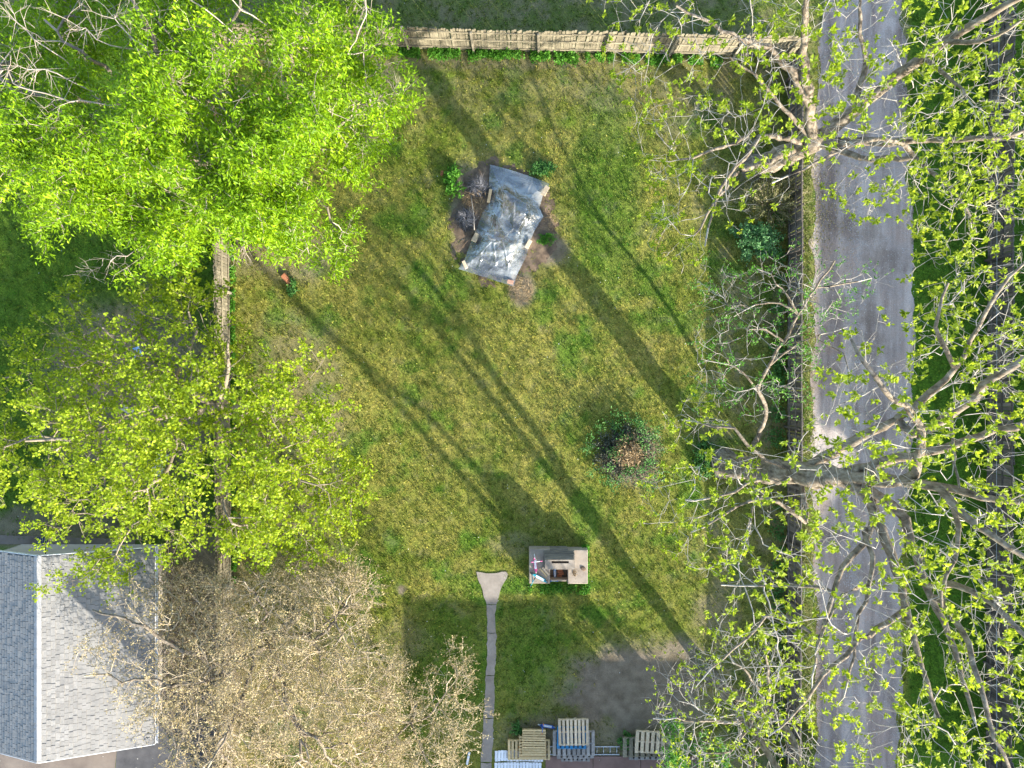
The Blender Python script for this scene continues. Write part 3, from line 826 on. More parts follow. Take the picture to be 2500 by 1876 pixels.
T2P = [(0, 900), (30, 830), (120, 800), (170, 745), (300, 700), (380, 715), (480, 695), (520, 760), (560, 830), (640, 860), (720, 890), (800, 970), (885, 1020), (850, 1120), (880, 1230), (850, 1330), (760, 1370), (620, 1330), (520, 1345), (420, 1350), (330, 1400), (240, 1400), (180, 1330), (40, 1235), (-80, 1200), (-80, 950)]
t.grow(np.concatenate([boughs(T2P, 135, (430, 1030), (500, 400), 3.9, 8.4, 8, .40), tips_in([(90, 1440), (240, 1350), (330, 1340), (280, 1400), (120, 1450)], 14, (230, 1380), (200, 90), 4.5, 5)]), wig=.08)
t.finish('maple_tree', 'yellow green leafy tree growing through the wooden fence on the left', 'tree', (MAT['bark_l'], MAT['bark_l']), .008, .46,
         (.96, 8, .112, .085, MAT['leaf_yel'], .07, .0, .18, 'both'), twl=(.15, .42), twr=.006)

# ---- tan budding trees, bottom left
t = Tree()
t.limb([(720, 1500, 0), (690, 1540, 1.5), (650, 1580, 2.7)], .2, .16)
for pts, r0, r1 in (([(650, 1580, 2.7), (545, 1620, 4), (430, 1575, 5), (330, 1520, 5.5), (230, 1490, 5.6)], .11, .03), ([(560, 1610, 3.8), (500, 1670, 4.5), (330, 1662, 5.2), (210, 1640, 5.5)], .09, .025),
                    ([(660, 1580, 2.7), (700, 1700, 4.2), (760, 1850, 5.2)], .09, .03), ([(670, 1560, 2.4), (780, 1550, 3.8), (860, 1450, 4.8)], .09, .025), ([(640, 1560, 2.8), (640, 1480, 4), (600, 1420, 5)], .08, .025),
                    ([(620, 1610, 3.4), (560, 1780, 5), (500, 1890, 6)], .09, .03)):
    t.limb(pts, r0, r1)
T3P = [(410, 1385), (560, 1410), (700, 1365), (860, 1365), (925, 1430), (880, 1560), (960, 1600), (960, 1760), (1000, 1876), (980, 1960), (400, 1960), (420, 1800), (330, 1720), (380, 1660), (400, 1560), (340, 1470)]
t.grow(np.concatenate([tips_in(T3P, 1750, (660, 1660), (380, 340), 2.4, 5.6), tips_in([(180, 1600), (300, 1440), (420, 1400), (420, 1800), (320, 1760), (260, 1700)], 75, (400, 1600), (230, 220), 4.2, 6)]), step=.3, wig=.06)
t.finish('budding_tree', 'wide tan budding tree beside the grey shingled garage', 'tree', (MAT['bark'], MAT['twig_tan']), .0095, .45,
         (.85, 6, .066, .038, MAT['leaf_tan'], .05, 0, .2, 'along'), twl=(.2, .5), ntw=3, twr=.006)
t = Tree()
t.limb([(1012, 1722, 0), (1010, 1740, 1.2), (1000, 1770, 2)], .09, .07)
for pts in ([(1000, 1770, 2), (940, 1760, 2.8), (900, 1720, 3.4)], [(1002, 1770, 2), (1060, 1740, 3), (1100, 1650, 3.8)], [(1000, 1770, 2), (1040, 1850, 3), (1080, 1930, 3.6)], [(1000, 1770, 2), (920, 1850, 3), (880, 1930, 3.5)]):
    t.limb(pts, .05, .02)
t.grow(tips_in([(965, 1610), (985, 1590), (1040, 1680), (1105, 1568), (1140, 1600), (1150, 1700), (1195, 1690), (1160, 1800), (1130, 1876), (1100, 1960), (850, 1960), (880, 1750), (910, 1640)], 300, (1010, 1800), (200, 230), 1.8, 4.2), step=.3, wig=.05)
t.finish('budding_tree', 'small thin tan budding tree between the concrete path and the wider budding tree', 'tree', (MAT['bark_l'], MAT['twig_tan']), .006, .45,
         (.85, 5, .07, .040, MAT['leaf_tan'], .05, 0, .2, 'along'), twl=(.2, .45), twr=.006)

# ---- spreading tree, top right
WL = (.66, 11, .130, .068, MAT['leaf_wal'], .028, -.3, .22, 'end')
t = Tree()
t.limb([(1845, 412, 0), (1925, 375, 3.3), (1988, 345, 6)], .42, .36)
for pts, r0, r1 in (([(1990, 345, 6), (2085, 270, 7.2), (2190, 185, 8.5), (2310, 105, 9.8), (2420, 30, 11), (2540, -30, 12)], .25, .07),
                    ([(1995, 340, 6), (1972, 240, 7.5), (1962, 130, 9), (1968, 20, 10.5), (1990, -80, 11.5)], .19, .06),
                    ([(1970, 250, 7.3), (1900, 140, 8.6), (1810, 96, 9.3), (1740, 60, 9.8), (1650, 15, 10)], .14, .03),
                    ([(1985, 335, 6.1), (1900, 250, 7), (1840, 180, 7.6), (1780, 140, 8)], .09, .03),
                    ([(1975, 345, 5.6), (1855, 333, 7), (1770, 358, 7.8), (1660, 392, 8)], .12, .03),
                    ([(1950, 365, 4.6), (1880, 395, 5.6), (1800, 425, 6), (1740, 500, 6.2), (1700, 580, 6.1)], .14, .03),
                    ([(1995, 350, 6), (2140, 348, 7.2), (2300, 340, 8.5), (2420, 335, 9.5), (2540, 320, 10)], .17, .05),
                    ([(2000, 355, 6.1), (2100, 382, 7), (2230, 392, 8), (2330, 470, 9), (2380, 560, 9.2)], .12, .03),
                    ([(2240, 392, 8.1), (2200, 348, 9), (2130, 338, 9.6), (2060, 362, 9.8), (1990, 402, 9.5), (1890, 445, 9)], .08, .025),
                    ([(1860, 335, 7), (1830, 370, 7.6), (1780, 430, 8.2), (1740, 520, 8), (1720, 600, 7.8)], .08, .025),
                    ([(2090, 268, 7.3), (2108, 150, 8), (2100, 20, 9), (2090, -60, 9.5)], .11, .03),
                    ([(2250, 150, 9.2), (2330, 200, 10.2), (2370, 260, 10.8)], .07, .025), ([(2310, 105, 9.8), (2400, 100, 11), (2500, 50, 12)], .08, .03)):
    t.limb(pts, r0, r1, .035)
T4P = [(1700, -100), (1480, -60), (1450, 50), (1438, 190), (1560, 205), (1545, 330), (1590, 420), (1550, 520), (1600, 640), (1690, 655), (1760, 560), (1900, 490), (2000, 470), (2060, 520), (2150, 555), (2200, 490), (2240, 560), (2235, 640), (2330, 630), (2420, 610), (2560, 560), (2600, -100)]
t.grow(np.concatenate([tips_in(T4P, 560, (2080, 180), (620, 520), 6.0, 12.5), tips_in([(2170, 150), (2560, 150), (2560, 560), (2260, 600), (2200, 400)], 120, (2400, 350), (300, 300), 8, 11)]), step=.35, wig=.10, ang=.9)
t.finish('walnut_tree', 'spreading tree with sparse young leaf clusters over the top end of the alley', 'tree', (MAT['bark'], MAT['twig']), .0058, .475, WL, nlimbs=14, twl=(.12, .34), ntw=3, twr=.0055)

# ---- large tree, right
t = Tree()
t.limb([(1768, 1132, 0), (1850, 1150, 3.6), (1950, 1156, 7), (2030, 1165, 8.6)], .46, .36)
for pts, r0, r1 in (([(1960, 1150, 7.2), (2060, 1090, 8.4), (2160, 1040, 9.5), (2240, 985, 10.5), (2330, 900, 11.5), (2390, 800, 12)], .20, .05),
                    ([(2030, 1160, 8.6), (2130, 1135, 9.4), (2230, 1112, 10.2), (2340, 1085, 11), (2500, 1030, 12.5), (2600, 1000, 13)], .17, .06),
                    ([(2230, 1060, 10), (2300, 1025, 11), (2380, 970, 12), (2460, 905, 13), (2560, 850, 13.5)], .20, .07),
                    ([(2130, 1175, 9.6), (2232, 1158, 11), (2250, 1050, 12.2), (2205, 995, 13), (2160, 955, 13.5), (2110, 885, 13.6), (2080, 830, 13.4)], .17, .035),
                    ([(2035, 1168, 8.7), (2160, 1170, 9.8), (2290, 1190, 11), (2400, 1215, 12), (2520, 1232, 12.6)], .20, .07),
                    ([(2170, 1172, 10), (2290, 1195, 12), (2345, 1255, 12.8), (2420, 1310, 13.2), (2520, 1372, 13.5)], .15, .06),
                    ([(2035, 1170, 8.6), (2110, 1205, 9), (2150, 1290, 9.6), (2190, 1390, 10), (2215, 1490, 10.3), (2240, 1600, 10.6), (2290, 1750, 11)], .18, .05),
                    ([(2060, 1175, 8.8), (2180, 1235, 9.5), (2230, 1330, 10), (2260, 1430, 10.5), (2330, 1590, 11), (2380, 1750, 11.5)], .16, .05),
                    ([(2150, 1270, 9.5), (2110, 1325, 9.9), (2055, 1385, 10.2), (2030, 1450, 10.3), (2000, 1560, 10.3), (1985, 1650, 10)], .10, .03),
                    ([(2110, 1300, 9.8), (2130, 1360, 10.4), (2118, 1425, 10.7), (2095, 1500, 10.8), (2080, 1600, 10.7), (2060, 1700, 10.5)], .08, .025),
                    ([(2118, 1420, 10.7), (2060, 1452, 11), (2010, 1540, 11), (1990, 1600, 10.8)], .06, .02),
                    ([(1955, 1150, 7), (1900, 1178, 7.5), (1850, 1170, 7.8), (1790, 1200, 7.8), (1690, 1225, 7.4)], .09, .025),
                    ([(1960, 1160, 7), (1965, 1270, 7.8), (1895, 1222, 8.3), (1820, 1222, 8.3), (1765, 1260, 8), (1690, 1300, 7.6)], .09, .025),
                    ([(1940, 1150, 6.6), (1850, 1110, 7.2), (1790, 1050, 7.4), (1740, 1040, 7.3), (1660, 1025, 7)], .08, .025),
                    ([(2215, 1495, 10.3), (2145, 1535, 10.7), (2090, 1572, 10.8), (2010, 1650, 10.7), (1950, 1730, 10.2), (1880, 1800, 9.8)], .09, .025),
                    ([(2010, 1435, 10.3), (1930, 1432, 10), (1850, 1432, 9.6), (1760, 1430, 9.2)], .06, .02), ([(1995, 1560, 10.2), (1900, 1500, 9.8), (1820, 1560, 9.2), (1740, 1630, 8.8), (1700, 1680, 8.4)], .06, .02),
                    ([(2330, 1250, 12.4), (2340, 1330, 13), (2310, 1400, 13.4), (2300, 1480, 13.3)], .08, .03),
                    ([(2260, 1430, 10.5), (2340, 1430, 12), (2420, 1475, 12.8), (2520, 1570, 13.2)], .11, .05),
                    ([(2300, 1470, 11), (2350, 1540, 12), (2375, 1620, 12.5), (2420, 1760, 12.8), (2460, 1880, 12.8)], .10, .04),
                    ([(2320, 1030, 11.3), (2330, 1130, 12.8), (2345, 1200, 13.2)], .05, .03), ([(2390, 820, 12), (2430, 720, 12.6), (2500, 640, 12.8)], .07, .03), ([(2330, 900, 11.6), (2290, 800, 12.2), (2310, 690, 12.4)], .07, .03)):
    t.limb(pts, r0, r1, .03)
T5P = [(2030, 850), (2120, 780), (2230, 770), (2270, 680), (2350, 640), (2420, 600), (2560, 620), (2620, 1960), (1950, 1960), (1850, 1850), (1750, 1700), (1680, 1600), (1760, 1500), (1740, 1430), (1640, 1350), (1560, 1260), (1570, 1190), (1660, 1110), (1800, 1080), (1950, 1060), (2010, 980)]
t.grow(np.concatenate([tips_in(T5P, 760, (2260, 1230), (720, 720), 6.2, 14), tips_in([(2220, 620), (2560, 620), (2620, 1960), (2150, 1960), (2200, 1400), (2240, 1000)], 150, (2400, 1300), (300, 700), 10, 14), tips_in([(1600, 990), (1760, 960), (1780, 1060), (1640, 1070)], 22, (1690, 1020), (120, 80), 6, 7.4)]), step=.35, wig=.10, ang=.9)
t.finish('walnut_tree', 'large grey limbed tree with sparse leaf clusters reaching across the middle of the alley', 'tree', (MAT['bark'], MAT['twig']), .0058, .475, WL, nlimbs=24, twl=(.12, .34), ntw=3, twr=.0055)

# ---- thin leaning tree by the alley fence
t = Tree()
t.limb([(1842, 1085, 0), (1862, 1040, 1.2), (1872, 985, 2), (1852, 955, 2.6), (1875, 895, 3.5), (1915, 835, 4.2), (1948, 770, 4.8), (1990, 706, 5.3), (2035, 640, 5.6)], .10, .03, .03)
for pts in ([(1948, 775, 4.8), (1905, 742, 5), (1850, 745, 5.1), (1790, 770, 5)], [(1990, 706, 5.3), (2060, 695, 5.5), (2130, 680, 5.6)], [(1875, 895, 3.5), (1930, 850, 4.3), (2000, 820, 5), (2070, 800, 5.4)],
            [(1850, 960, 2.6), (1800, 900, 3.4), (1730, 880, 3.8)], [(1915, 835, 4.2), (1850, 800, 4.8), (1780, 840, 5)], [(2000, 830, 4.8), (2060, 870, 5.2), (2080, 940, 5.4)], [(1948, 770, 4.8), (1900, 690, 5.2), (1850, 650, 5.3)]):
    t.limb(pts, .045, .015, .05)
t.grow(tips_in([(1700, 640), (1800, 670), (1960, 590), (2060, 630), (2150, 680), (2090, 760), (2030, 880), (1950, 1010), (1850, 1020), (1700, 1000), (1680, 900), (1700, 800)], 240, (1890, 820), (260, 250), 2.8, 6), step=.3, wig=.08, ang=.9)
t.finish('sapling', 'thin leaning nearly bare tree beside the dark fence left of the alley', 'tree', (MAT['bark'], MAT['twig']), .007, .45, (.8, 5, .075, .045, MAT['leaf_weed'], .03, -.2, .2, 'both'), limb_r=.03, twl=(.15, .4), ntw=2, twr=.006)

# ---- forked tree, bottom right
t = Tree()
t.limb([(1737, 1652, 0), (1790, 1690, 2.4), (1868, 1722, 5)], .24, .15)
t.wlimb([(1736, 1650, .3), (1738, 1648, 2), (1741, 1645, 4.3), (1733, 1634, 6), (1736, 1640, 7.4), (1750, 1660, 9)], .19, .08, .02)
for pts, r0, r1 in (([(1868, 1722, 5), (1882, 1690, 5.6), (1870, 1620, 6.4), (1868, 1550, 6.9)], .08, .02), ([(1862, 1728, 4.9), (1800, 1762, 5.6), (1700, 1756, 6), (1590, 1760, 6.1)], .07, .02), ([(1850, 1735, 4.8), (1810, 1800, 5.6), (1760, 1840, 6), (1690, 1850, 6.1)], .07, .02),
                    ([(1870, 1725, 5), (1930, 1790, 6.5), (1960, 1900, 7.4), (2000, 2020, 8)], .15, .06), ([(1868, 1722, 5), (1830, 1650, 6), (1780, 1600, 6.6)], .06, .02), ([(1870, 1730, 5), (1840, 1860, 6.5), (1830, 1960, 7)], .09, .03)):
    t.limb(pts, r0, r1, .05)
t.grow(tips_in([(1600, 1640), (1700, 1590), (1900, 1540), (1960, 1700), (1980, 1870), (1900, 1960), (1640, 1960), (1610, 1820), (1590, 1720)], 330, (1800, 1780), (230, 260), 4.4, 7.2), step=.3, wig=.09, ang=.9)
t.finish('young_tree', 'forked tree with thin yellowish shoots near the pallets and the alley fence', 'tree', (MAT['bark'], MAT['twig']), .008, .46, (.6, 7, .10, .055, MAT['leaf_wal'], .03, -.2, .2, 'end'), twl=(.15, .4), ntw=2, twr=.006)

# ---- forked tree just outside the bottom of the picture, whose trunk shadow crosses the lawn
t = Tree()
t.wlimb([(1806, 1932, 0), (1805, 1934, 1.2), (1806, 1938, 2.4), (1808, 1975, 3.8), (1810, 1988, 4.4)], .34, .27, .02)
t.wlimb([(1811, 1990, 4.5), (1822, 2018, 5.2), (1820, 2040, 6.4), (1817, 2064, 7.8), (1828, 2123, 9.2), (1840, 2160, 10.5)], .13, .12, .02)
t.wlimb([(1810, 1986, 4.4), (1812, 1955, 5.2), (1828, 1992, 6.4), (1822, 2050, 7.6), (1805, 2100, 9.4), (1790, 2130, 10.5)], .12, .10, .02)
cc = np.array(((1820 - 1250) * S, (938 - 2150) * S, 12.0))
t.grow(cc + RNG.normal(0, 1, (120, 3)) * (1.6, 1.6, 1.0), step=.4)
t.finish('walnut_tree', 'two stemmed tree standing below the picture edge behind the house', 'tree', (MAT['bark'], MAT['twig']), .010, .46, WL, twl=(.15, .4), ntw=2)

t = Tree()  # trunk added out of view to cast the dark band over the garage roof
t.wlimb([(779, 1984, 0), (780, 1985, 2), (778, 1984, 4), (780, 1986, 6), (779, 1984, 7.3)], .36, .30, .02)
t.wlimb([(779, 1985, 5.5), (800, 2000, 6.1), (815, 2020, 6.6)], .08, .05, .02); t.wlimb([(779, 1985, 4.5), (765, 2000, 5), (755, 2020, 5.4)], .08, .05, .02)
t.grow(np.array([((830 - 1250) * S, (938 - 2040) * S, 7.0), ((745 - 1250) * S, (938 - 2045) * S, 5.7)]))
t.finish('shade_trunk', 'thick dead trunk added unseen below the picture edge to shade the garage roof', 'tree', (MAT['bark'], MAT['twig']), .02, .46)
PETALS(); clover()
def bud_litter():
    n = 700
    u = 1990 + RNG.gamma(1.6, 22, n); v = RNG.normal(520, 90, n)
    P = np.stack([(u - 1250) * S, (938 - v) * S, RNG.uniform(.012, .02, n)], 1)
    tag(leaf_object('bud_litter', None, P, unit(RNG.normal(0, 1, (n, 3)) * (1, 1, .1)), RNG.uniform(.04, .08, n), RNG.uniform(.03, .05, n), RNG.random(n), MAT['leaf_tan']), 'tan bud litter on the left edge of the alley', 'litter')
bud_litter()

# ------------------------------------------------------------------ shrubs, weeds
def shrub(name, label, cat, c, rad, h, ns, nl, L, W, lmat, smat, dome=1.0, parts=True, mix=None):
    root = empty(name, tuple(at(*c)))
    tag(root, label, cat)
    az = RNG.uniform(0, 6.283, ns); rr = np.sqrt(RNG.random(ns))
    tipp = np.stack([np.cos(az) * rr * rad[0], np.sin(az) * rr * rad[1], h * (1 - .6 * rr ** 2) * RNG.uniform(.5, 1, ns)], 1)
    base = tipp * np.array([.25, .25, 0]) + RNG.normal(0, .03, (ns, 3)) * (1, 1, 0)
    midp = base * .4 + tipp * .6 + RNG.normal(0, .06, (ns, 3)); midp[:, 2] = tipp[:, 2] * .7
    r = np.full(ns, .010)
    V1, F1 = edge_tubes(base, midp, r, r * .8, midp - base, tipp - base, 4); V2, F2 = edge_tubes(midp, tipp, r * .8, r * .4, tipp - base, tipp - midp, 4)
    o = link('stems', mesh_np('stems', np.concatenate([V1, V2]), np.concatenate([F1, F2 + len(V1)]), smat, True), root); o['kind'] = 'stuff'
    i = RNG.integers(0, ns, nl); q = RNG.uniform(.35, 1.05, nl)[:, None]
    P = base[i] + (tipp[i] - base[i]) * q + RNG.normal(0, .07, (nl, 3)) * min(1, rad[0]); P[:, 2] = np.abs(P[:, 2]) + .01
    D = RNG.normal(0, .8, (nl, 3)) + np.array([0, 0, .25])
    tone = np.clip(RNG.normal(.5, .15, ns)[i] + RNG.normal(0, .2, nl), 0, 1)
    leaf_object('foliage', root, P, D, RNG.uniform(.7, 1.3, nl) * L, RNG.uniform(.8, 1.2, nl) * W, tone, lmat)
    return root
shrub('shrub', 'blue green leafy bush under the top right tree beside the alley fence', 'shrub', (1835, 595), (1.15, .9), 1.3, 60, 4200, .09, .06, MAT['leaf_blue'], MAT['twig'])
shrub('shrub', 'olive tan feathery bush between the blue green bush and the alley', 'shrub', (1880, 500), (1.7, 1.15), 1.6, 90, 6500, .06, .03, MAT['leaf_olive'], MAT['twig_tan'])
b = shrub('shrub', 'round dark twiggy bush with green sprouts and a straw coloured centre on the lawn', 'shrub', (1530, 1105), (1.5, 1.5), .6, 190, 3600, .08, .05, MAT['leaf_dark'], MAT['deadstem'])
def ringleaf(parent, name, mat, n, rin, rout, z0, z1, L, W, ncl=26, sp=.10):
    az = RNG.uniform(0, 6.283, ncl); rr = RNG.uniform(rin, rout, ncl); zz = RNG.uniform(z0, z1, ncl)
    i = RNG.integers(0, ncl, n)
    P = np.stack([np.cos(az) * rr, np.sin(az) * rr, zz], 1)[i] + RNG.normal(0, sp, (n, 3)); P[:, 2] = np.abs(P[:, 2]) + .02
    D = RNG.normal(0, .8, (n, 3)) + np.array([0, 0, .3])
    return leaf_object(name, parent, P, D, RNG.uniform(.7, 1.3, n) * L, RNG.uniform(.8, 1.2, n) * W, np.clip(RNG.normal(.5, .2, ncl)[i] + RNG.normal(0, .2, n), 0, 1), mat)
ringleaf(b, 'sprouts', MAT['leaf_bush'], 1900, .5, 1.8, .15, .7, .09, .055, 50, .13)
ringleaf(b, 'straw', MAT['straw'], 2200, 0, .55, .15, .55, .20, .028, 26, .14)
shrub('weed_clump', 'bright green broad leaved weeds left of the plastic sheet', 'plant', (1108, 452), (.5, .75), .5, 40, 900, .11, .07, MAT['leaf_weed'], MAT['leaf_weed'])
shrub('weed_clump', 'green weeds behind the top right edge of the plastic sheet', 'plant', (1322, 412), (.6, .35), .3, 40, 1000, .09, .05, MAT['leaf_bush'], MAT['leaf_weed'])
shrub('weed_clump', 'low green weeds right of the plastic sheet by the tan soil', 'plant', (1335, 585), (.45, .25), .25, 30, 500, .08, .04, MAT['leaf_weed'], MAT['leaf_weed'])
shrub('weed_clump', 'small weeds beside the broken terracotta on the lawn', 'plant', (715, 705), (.22, .45), .25, 25, 420, .09, .05, MAT['leaf_bush'], MAT['leaf_weed'])
shrub('weed_clump', 'dark weeds under the tip of the dense tree', 'plant', (662, 600), (.25, .22), .2, 20, 260, .10, .06, MAT['leaf_blue'], MAT['leaf_weed'])
shrub('weed_clump', 'green sprouts at the foot of the large tree by the fence', 'plant', (1722, 1120), (.5, 1.0), .5, 40, 1100, .10, .06, MAT['leaf_bush'], MAT['leaf_weed'])
shrub('weed_clump', 'dark weeds growing on the soil right of the tall pallet stack', 'plant', (1527, 1805), (.35, .4), .4, 25, 420, .10, .06, MAT['leaf_bush'], MAT['leaf_weed'])
shrub('weed_clump', 'low weeds between the path and the yellow pallet stack', 'plant', (1262, 1778), (.35, .3), .2, 25, 350, .09, .06, MAT['leaf_bush'], MAT['leaf_weed'])
t = Tree()
t.limb([(1600, 1790, 0), (1612, 1812, .9), (1628, 1835, 1.6)], .03, .02, .02)
t.grow(np.concatenate([tips_in([(1620, 1770), (1650, 1760), (1665, 1830), (1690, 1880), (1620, 1880), (1640, 1820)], 55, (1640, 1820), (60, 80), 1.2, 2.4), tips_in([(1680, 1800), (1760, 1790), (1790, 1880), (1690, 1890)], 30, (1730, 1840), (70, 70), 1.0, 2.0)]), step=.25)
t.finish('sapling', 'bright green leafy sapling hanging over the right pallet stack', 'tree', (MAT['twig'], MAT['twig']), .005, .45, (1, 7, .13, .05, MAT['leaf_weed'], .06, .2, .2, 'both'), limb_r=.02, twl=(.08, .2), ntw=2, twr=.004)

def weed_strip(name, label, a, b_, wid, n, L, W, hmax, mat, gapk=.42):
    s_ = RNG.random(n); a, b_ = np.array(a, float), np.array(b_, float)
    nrm = np.array([-(b_ - a)[1], (b_ - a)[0]]); nrm /= np.linalg.norm(nrm)
    d = np.linalg.norm(b_ - a)
    dens = fbm(s_ * d / 18., s_ * 0 + 3.3, 9)
    s_ = s_[dens > gapk]; n = len(s_)
    off = RNG.beta(1.3, 2.2, n) * wid * (.5 + fbm(s_ * d / 30., s_ * 0 + 8, 3))
    uv = a + (b_ - a) * s_[:, None] + nrm * off[:, None]
    z = RNG.random(n) * hmax * (.4 + fbm(s_ * d / 14., s_ * 0 + 1, 2))
    P = np.stack([(uv[:, 0] - 1250) * S, (938 - uv[:, 1]) * S, z + .01], 1)
    D = RNG.normal(0, .9, (n, 3)) + np.array([0, 0, .2])
    tone = np.clip(fbm(s_ * d / 12., off / 8., 6) + RNG.normal(0, .2, n), 0, 1)
    o = leaf_object(name, None, P, D, RNG.uniform(.7, 1.4, n) * L, RNG.uniform(.8, 1.2, n) * W, tone, mat)
    return tag(o, label, 'weeds', kind='stuff')
weed_strip('weeds', 'strip of low green weeds along the foot of the top fence', (790, 118), (1760, 142), 24, 9000, .11, .065, .28, MAT['leaf_weed'])
weed_strip('weeds', 'narrow strip of green creeper along the foot of the left fence', (580, 1420), (574, 480), -22, 6500, .08, .06, .22, MAT['leaf_weed'], .36)
weed_strip('weeds', 'dark weeds along the yard side of the alley fence', (1912, 480), (1912, 1876), 40, 6500, .10, .06, .3, MAT['leaf_bush'], .5)
weed_strip('weeds', 'grass and weeds on the verge between alley fence and gravel', (1986, 0), (1984, 1876), 34, 9000, .09, .02, .16, MAT['leaf_olive'], .38)
weed_strip('weeds', 'low green weeds around the concrete fireplace slab', (1437, 1450), (1437, 1330), -30, 1800, .08, .055, .12, MAT['leaf_weed'], .3)
weed_strip('weeds', 'low weeds in front of the concrete fireplace slab', (1290, 1425), (1440, 1427), 22, 1200, .07, .05, .08, MAT['leaf_weed'], .4)

# ------------------------------------------------------------------ fences
def picket_meshes(h, w, mat, n=5, dog=True):
    out = []
    for i in range(n):
        hh = h * random.uniform(.975, 1.02); ww = w * random.uniform(.93, 1.0); c = .03
        poly = [(-ww / 2, 0), (ww / 2, 0), (ww / 2, hh - c), (ww / 2 - c, hh), (-ww / 2 + c, hh), (-ww / 2, hh - c)]
        m = MB(); tk = .009
        vs = [(x, -tk, z) for x, z in poly] + [(x, tk, z) for x, z in poly]
        k = len(poly)
        m.add(vs, [tuple(range(k)), tuple(range(2 * k - 1, k - 1, -1))] + [((i + 1) % k, i, k + i, k + (i + 1) % k) for i in range(k)])
        out.append(m.mesh('picket', mat))
    return out
def fence(label, A, B, h, mats, post_gap=2.4, inside=1, w=.118, phase=.6, rails=(.28, .95, 1.55), tall=None, group='wooden fences round the yard', wire=False):
    A = Vector(A).to_3d(); B = Vector(B).to_3d(); d = (B - A); Ln = d.length; d.normalize()
    ang = math.atan2(d.y, d.x)
    root = empty('wooden_fence', A, ang)
    tag(root, label, 'fence', group)
    pm = picket_meshes(h, w, mats[0])
    k = int(Ln / (w + .004))
    for i in range(k):
        x = (i + .5) * (w + .004)
        sag = .03 * math.sin(x * .9) + .02 * math.sin(x * .37 + 1)
        o = link('picket', random.choice(pm), root, (x, -inside * .045 + random.uniform(-.006, .006), -.04 + sag), (random.gauss(0, .012), random.gauss(0, .012), 0))
    for z in rails:
        m = MB(); seg = 2.4; x = 0
        while x < Ln:
            e = min(x + seg, Ln)
            m.box(((x + e) / 2, -inside * .008 + random.uniform(-.002, .002), z + .03 * math.sin((x + e) * .45)), (e - x - .004, .04, .085), bev=.006); x = e
        m.build('rail', mats[1], root)
    x = phase; i = 0
    while x < Ln:
        hh = h * .93 if not (tall and abs(x - tall) < 1.2) else h * 1.12
        m = MB().box((0, 0, hh / 2), (.092, .092, hh), bev=.008)
        o = link('post', m.mesh('post', mats[2]), root, (x, inside * .062, 0), (random.gauss(0, .012), random.gauss(0, .02), 0)); x += post_gap; i += 1
    if wire:
        MB().tube([(0, inside * .10, h * .55), (Ln * .3, inside * .14, h * .50), (Ln * .7, inside * .13, h * .52), (Ln, inside * .10, h * .55)], .008, 5).build('cable', MAT['metal'], root)
    return root
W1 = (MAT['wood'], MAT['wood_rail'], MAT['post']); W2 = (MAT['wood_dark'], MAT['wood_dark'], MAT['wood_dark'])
gr = lambda u, v: at(u, v, 0)
# post 1 of the top fence stands at u=1000; its pitch is 2.3 m
fence('weathered wooden fence running across the top of the yard with posts on the lawn side', gr(556, 112), gr(1938, 143), 1.85, W1, 2.73, -1, phase=(1000 - 556) * S - 2.73 * 2, tall=(1000 - 556) * S)
fence('sunlit brown wooden fence down the left side of the yard', gr(562, 128), gr(572, 1990), 1.72, W1, 2.42, 1, phase=.55)
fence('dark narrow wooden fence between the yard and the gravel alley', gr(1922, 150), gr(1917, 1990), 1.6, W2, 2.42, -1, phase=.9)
fence('dark wooden fence beyond the grass on the far right side of the alley', gr(2412, -120), gr(2404, 1990), 1.65, W2, 2.42, -1, phase=1.0, w=.15, wire=True)

